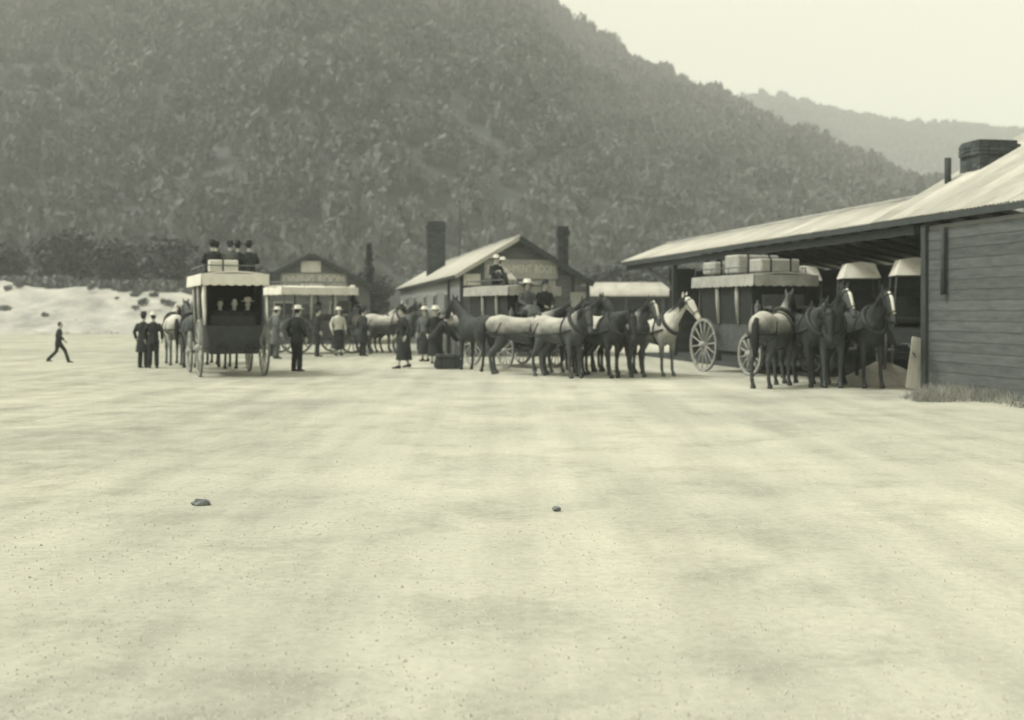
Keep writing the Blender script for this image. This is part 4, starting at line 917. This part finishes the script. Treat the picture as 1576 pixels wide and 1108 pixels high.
# small hooded buggies under the shed roof
def buggy(x, y, head, lab):
    t = thing('hooded_buggy', lab, 'buggy', (x, y, .1), head, 'hooded buggies under the shed roof')
    for sy in (-1, 1): wheel(t, 0, sy * .7, .66, 'wheeld', 12, .1)
    link('axle', MB().tube([(0, -.68, .66), (0, .68, .66)], [.035, .035], 8, (1, 0, 0)).mesh('axle', M['iron']), t)
    link('body', MB().add([(-.5, -.46, .8), (.75, -.46, .8), (.75, .46, .8), (-.5, .46, .8), (-.62, -.55, 1.3), (.55, -.55, 1.12), (.55, .55, 1.12), (-.62, .55, 1.3)], [(0, 3, 2, 1), (4, 5, 6, 7), (0, 1, 5, 4), (1, 2, 6, 5), (2, 3, 7, 6), (3, 0, 4, 7)]).mesh('body', M['coach']), t)
    link('seat', MB().box(-.45, .1, -.5, .5, 1.3, 1.42, .02).box(-.55, -.45, -.5, .5, 1.4, 1.9, .02).mesh('seat', M['leather']), t)
    for px in (-.5, .4):
        for sy in (-1, 1): link('hood_post', MB().bar((px, sy * .5, 1.2), (px, sy * .42, 2.45), .03, .03).mesh('hood_post', M['iron']), t)
    hood = MB().add([(-.55, -.46, 2.38), (.52, -.46, 2.38), (.52, .46, 2.38), (-.55, .46, 2.38), (-.42, -.33, 2.74), (.38, -.33, 2.74), (.38, .33, 2.74), (-.42, .33, 2.74), (-.35, 0, 2.79), (.3, 0, 2.79)],
        [(0, 1, 5, 4), (1, 2, 6, 9, 5), (2, 3, 7, 6), (3, 0, 4, 8, 7), (4, 5, 9, 8), (6, 7, 8, 9), (0, 3, 2, 1)]); link('hood', hood.mesh('hood', M['canvas']), t)
    for sy in (-1, 1): link('shaft', MB().tube([(.6, sy * .35, .82), (1.4, sy * .33, .85), (2.1, sy * .3, .6)], [.03, .025, .02], 6).mesh('shaft', M['coach_mid']), t)
buggy(7.85, 30.7, R(-100), 'buggy with pale hood under the shed roof, left of the three hoods')
buggy(8.65, 28.4, R(-98), 'buggy with pale hood under the shed roof, middle of the three hoods')
buggy(9.2, 26.1, R(-100), 'buggy with pale hood beside the shed corner post, right of the three hoods')

# ================================================================ PEOPLE ON FOOT
person(-14.75, 37, 0, R(10), 'walk', 'cloth', 'cloth', None, 'small dark figure striding at the far left of the yard', .74)
person(-10.9, 33.6, 0, R(80), 'stand_c', 'cloth', 'cloth', 'felt', 'person in long dark coat, left of the pair standing left of the coach', .9)
person(-10.5, 33.3, 0, R(100), 'stand', 'cloth', 'cloth', 'straw', 'dark-suited person in straw hat, right of the pair standing left of the coach', .9)
person(-5.98, 31.6, 0, R(60), 'stand', 'cloth', 'cloth', 'straw', 'dark-suited person standing alone just right of the left coach')
person(-8.3, 40, 0, R(30), 'stand_c', 'cloth_mid', 'cloth_mid', 'straw', 'person in grey coat standing behind the lone dark-suited person')
person(-7.2, 42.0, 0, R(20), 'stand', 'cloth', 'cloth', 'felt', 'dark-hatted person beside the coach by the lettered building')
person(-3.15, 33.2, 0, R(195), 'walk_s', 'cloth', 'cloth', 'cap', 'person in long dark skirt walking left across the open yard')
person(-2.9, 38.0, 0, R(240), 'stand_s', 'cloth_mid', 'cloth', 'straw', 'person in straw hat and dark skirt behind the walking woman')
person(-2.45, 36.4, 0, R(280), 'stand_s', 'cloth', 'cloth', 'wide', 'person in wide pale hat and dark dress near the middle coach')
person(-2.2, 33.9, 0, R(10), 'bend', 'cloth', 'cloth', 'straw', 'person bending over the dark trunk by the middle coach')
person(-6.6, 43.2, 0, R(-60), 'stand_s', 'cloth_pale', 'cloth', 'straw', 'person in pale blouse and dark skirt in front of the far coach wheels')
person(-8.9, 42.4, 0, R(-20), 'stand', 'cloth_mid', 'cloth', 'cap', 'capped person in grey jacket at the rear of the coach by the lettered building')
person(-5.6, 42.6, 0, R(40), 'stand_c', 'cloth', 'cloth', 'felt', 'person in long dark coat beside the far coach wheel horses')
def trunk_(x, y, rot, lab):
    t = thing('travel_trunk', lab, 'trunk', (x, y, 0), rot, 'luggage on the ground')
    link('case', MB().box(-.36, .36, -.24, .24, 0, .3, .015).mesh('case', M['lug']), t); link('lid', MB().box(-.37, .37, -.25, .25, .303, .42, .03).mesh('lid', M['lug']), t)
    for sx in (-.2, .2): link('strap', MB().box(sx - .025, sx + .025, -.256, .256, -.002, .425).mesh('strap', M['leather']), t)
trunk_(-1.85, 33.0, R(5), 'dark travel trunk on the ground left of the middle coach')
# ================================================================ SMALL THINGS
def plank():
    t = tag(link('leaning_board', MB().box(-.19, .19, -.02, .02, 0, 1.12, .004).mesh('leaning_board', M['plank']), None, (8.55, 24.2, 0), (R(-8), R(12), R(8))), 'pale board leaning by the corner post of the coach shed', 'board')
plank()
def stone_mesh(seed, r=.12, flat=.6, name='stone'):
    rr = random.Random(seed); bm = bmesh.new(); bmesh.ops.create_icosphere(bm, subdivisions=2, radius=r)
    for v in bm.verts: v.co *= 1 + .25 * nz(v.co.x / r + seed, v.co.y / r + v.co.z / r, 2, 1.6); v.co.z *= flat
    me = bpy.data.meshes.new(name); bm.to_mesh(me); bm.free(); me.materials.append(M['rock']); return me
def heap():
    mb = MB(); n = 22
    vs = []; 
    for j in range(n + 1):
        for i in range(n + 1):
            u, v = -1 + 2 * i / n, -1 + 2 * j / n; d = math.hypot(u, v)
            vs.append((u * 1.0, v * .9, max(-.03, .55 * max(0, 1 - d) ** .8 + .04 * nz(u, v, 3, 4) * (d < 1))))
    mb.add(vs, [(j * (n + 1) + i, j * (n + 1) + i + 1, (j + 1) * (n + 1) + i + 1, (j + 1) * (n + 1) + i) for j in range(n) for i in range(n)])
    tag(link('gravel_heap', mb.mesh('gravel_heap', M['gravel'], True), None, (8.5, 26.2, 0)), 'pale gravel heap between the blazed horse and the shed corner post', 'heap')
heap()
SL = ['dark flat stone on the yard at the lower left', 'small dark stone on the open yard right of the middle', 'stone at the near left edge of the yard', 'stone in the near foreground at the right', 'stone by the weeds at the shed wall', 'small stone left of the open foreground']
for i, (x, y, s) in enumerate([(-2.66, 9.72, .5), (.37, 9.48, .28)]):
    o = link('stone', withmat(stone_mesh(i), mat('dark_stone', .17, .95, .3, 5, .4, 25)) if i < 2 else stone_mesh(i), None, (x, y, gz(x, y) + .02), i * 1.3, (s * (1.3 if i == 0 else 1), s, s)); tag(o, SL[i], 'stone', 'loose stones on the yard')
def scatter():
    r = np.random.default_rng(9); T = []; N = 0
    base = np.array([[1, 0, 0], [-.5, .86, 0], [-.5, -.86, 0], [0, 0, .8]]); fc = [(0, 1, 3), (1, 2, 3), (2, 0, 3)]
    for i in range(16000):
        y = 4.6 + 17 * r.random() ** 1.7; x = r.uniform(-.5, .5) * y; s = r.uniform(.004, .012) * (1.6 if r.random() < .03 else 1)
        a = r.uniform(0, 6.28); ca, sa = math.cos(a), math.sin(a)
        p = base * s * r.uniform(.6, 1.3, (4, 3)); p = np.stack([p[:, 0] * ca - p[:, 1] * sa + x, p[:, 0] * sa + p[:, 1] * ca + y, p[:, 2] + gz(x, y) - .001], 1)
        for f in fc: T.append(p[list(f)])
    o = link('loose_gravel', tri_mesh('loose_gravel', np.array(T), mat('loose_gravel_mat', 0.44, .95, .25, 30))); kind(o, 'stuff'); tag(o, 'loose small gravel scattered over the pale yard', 'gravel')
    G = []
    def tuft(x, y, n, h, sp):
        for k in range(n):
            a = r.uniform(0, 6.28); q = r.random() ** .6 * sp; bx_, by_ = x + math.cos(a) * q, y + math.sin(a) * q; hh = h * r.uniform(.4, 1.2); d = r.normal(size=2) * hh * .45
            wd = .006 + .004 * r.random(); z = gz(x, y) - .005
            G.append([[bx_ - wd, by_, z], [bx_ + wd, by_, z], [bx_ + d[0], by_ + d[1], z + hh]])
    for i in range(0):
        y = 5 + 24 * r.random() ** 1.3; x = -(.5 - .46 * r.random() ** .55) * y
        if nz(x, y, 3, .8) > .15: tuft(x, y, r.integers(20, 60), r.uniform(.008, .024), r.uniform(.15, .5))
    for i in range(60): tuft(7.6 + 1.5 * r.random(), 20.9 + 1.6 * r.random(), 40, r.uniform(.1, .3), .22)
    for i in range(60):
        u = r.uniform(-10, -.3); x, y = lp(8.74, 24, AX, -.2 - .5 * r.random() ** 2, u); tuft(x, y, 30, r.uniform(.08, .24), .2)
    for i in range(150):
        x = r.uniform(-60, -22); y = r.uniform(84, 100); tuft(x, y, 20, .3, .4)
    o = link('grass_tufts', tri_mesh('grass_tufts', np.array(G), M['grass'])); kind(o, 'stuff'); tag(o, 'thin grass and weeds along the foot of the shed wall and bank', 'grass')
scatter()

# ================================================================ HAZE
def haze():
    m = bpy.data.materials.new('haze_air'); m.use_nodes = True; n = m.node_tree; n.nodes.clear()
    v = n.nodes.new('ShaderNodeVolumePrincipled'); v.inputs['Color'].default_value = (.93, .98, 1.0, 1); v.inputs['Density'].default_value = 0.00078; v.inputs['Anisotropy'].default_value = 0.0
    o = n.nodes.new('ShaderNodeOutputMaterial'); n.links.new(v.outputs[0], o.inputs['Volume'])
    kind(link('haze', MB().box(-3100, 3100, -500, 6100, -4, 520).mesh('haze', m)), 'stuff')
haze()
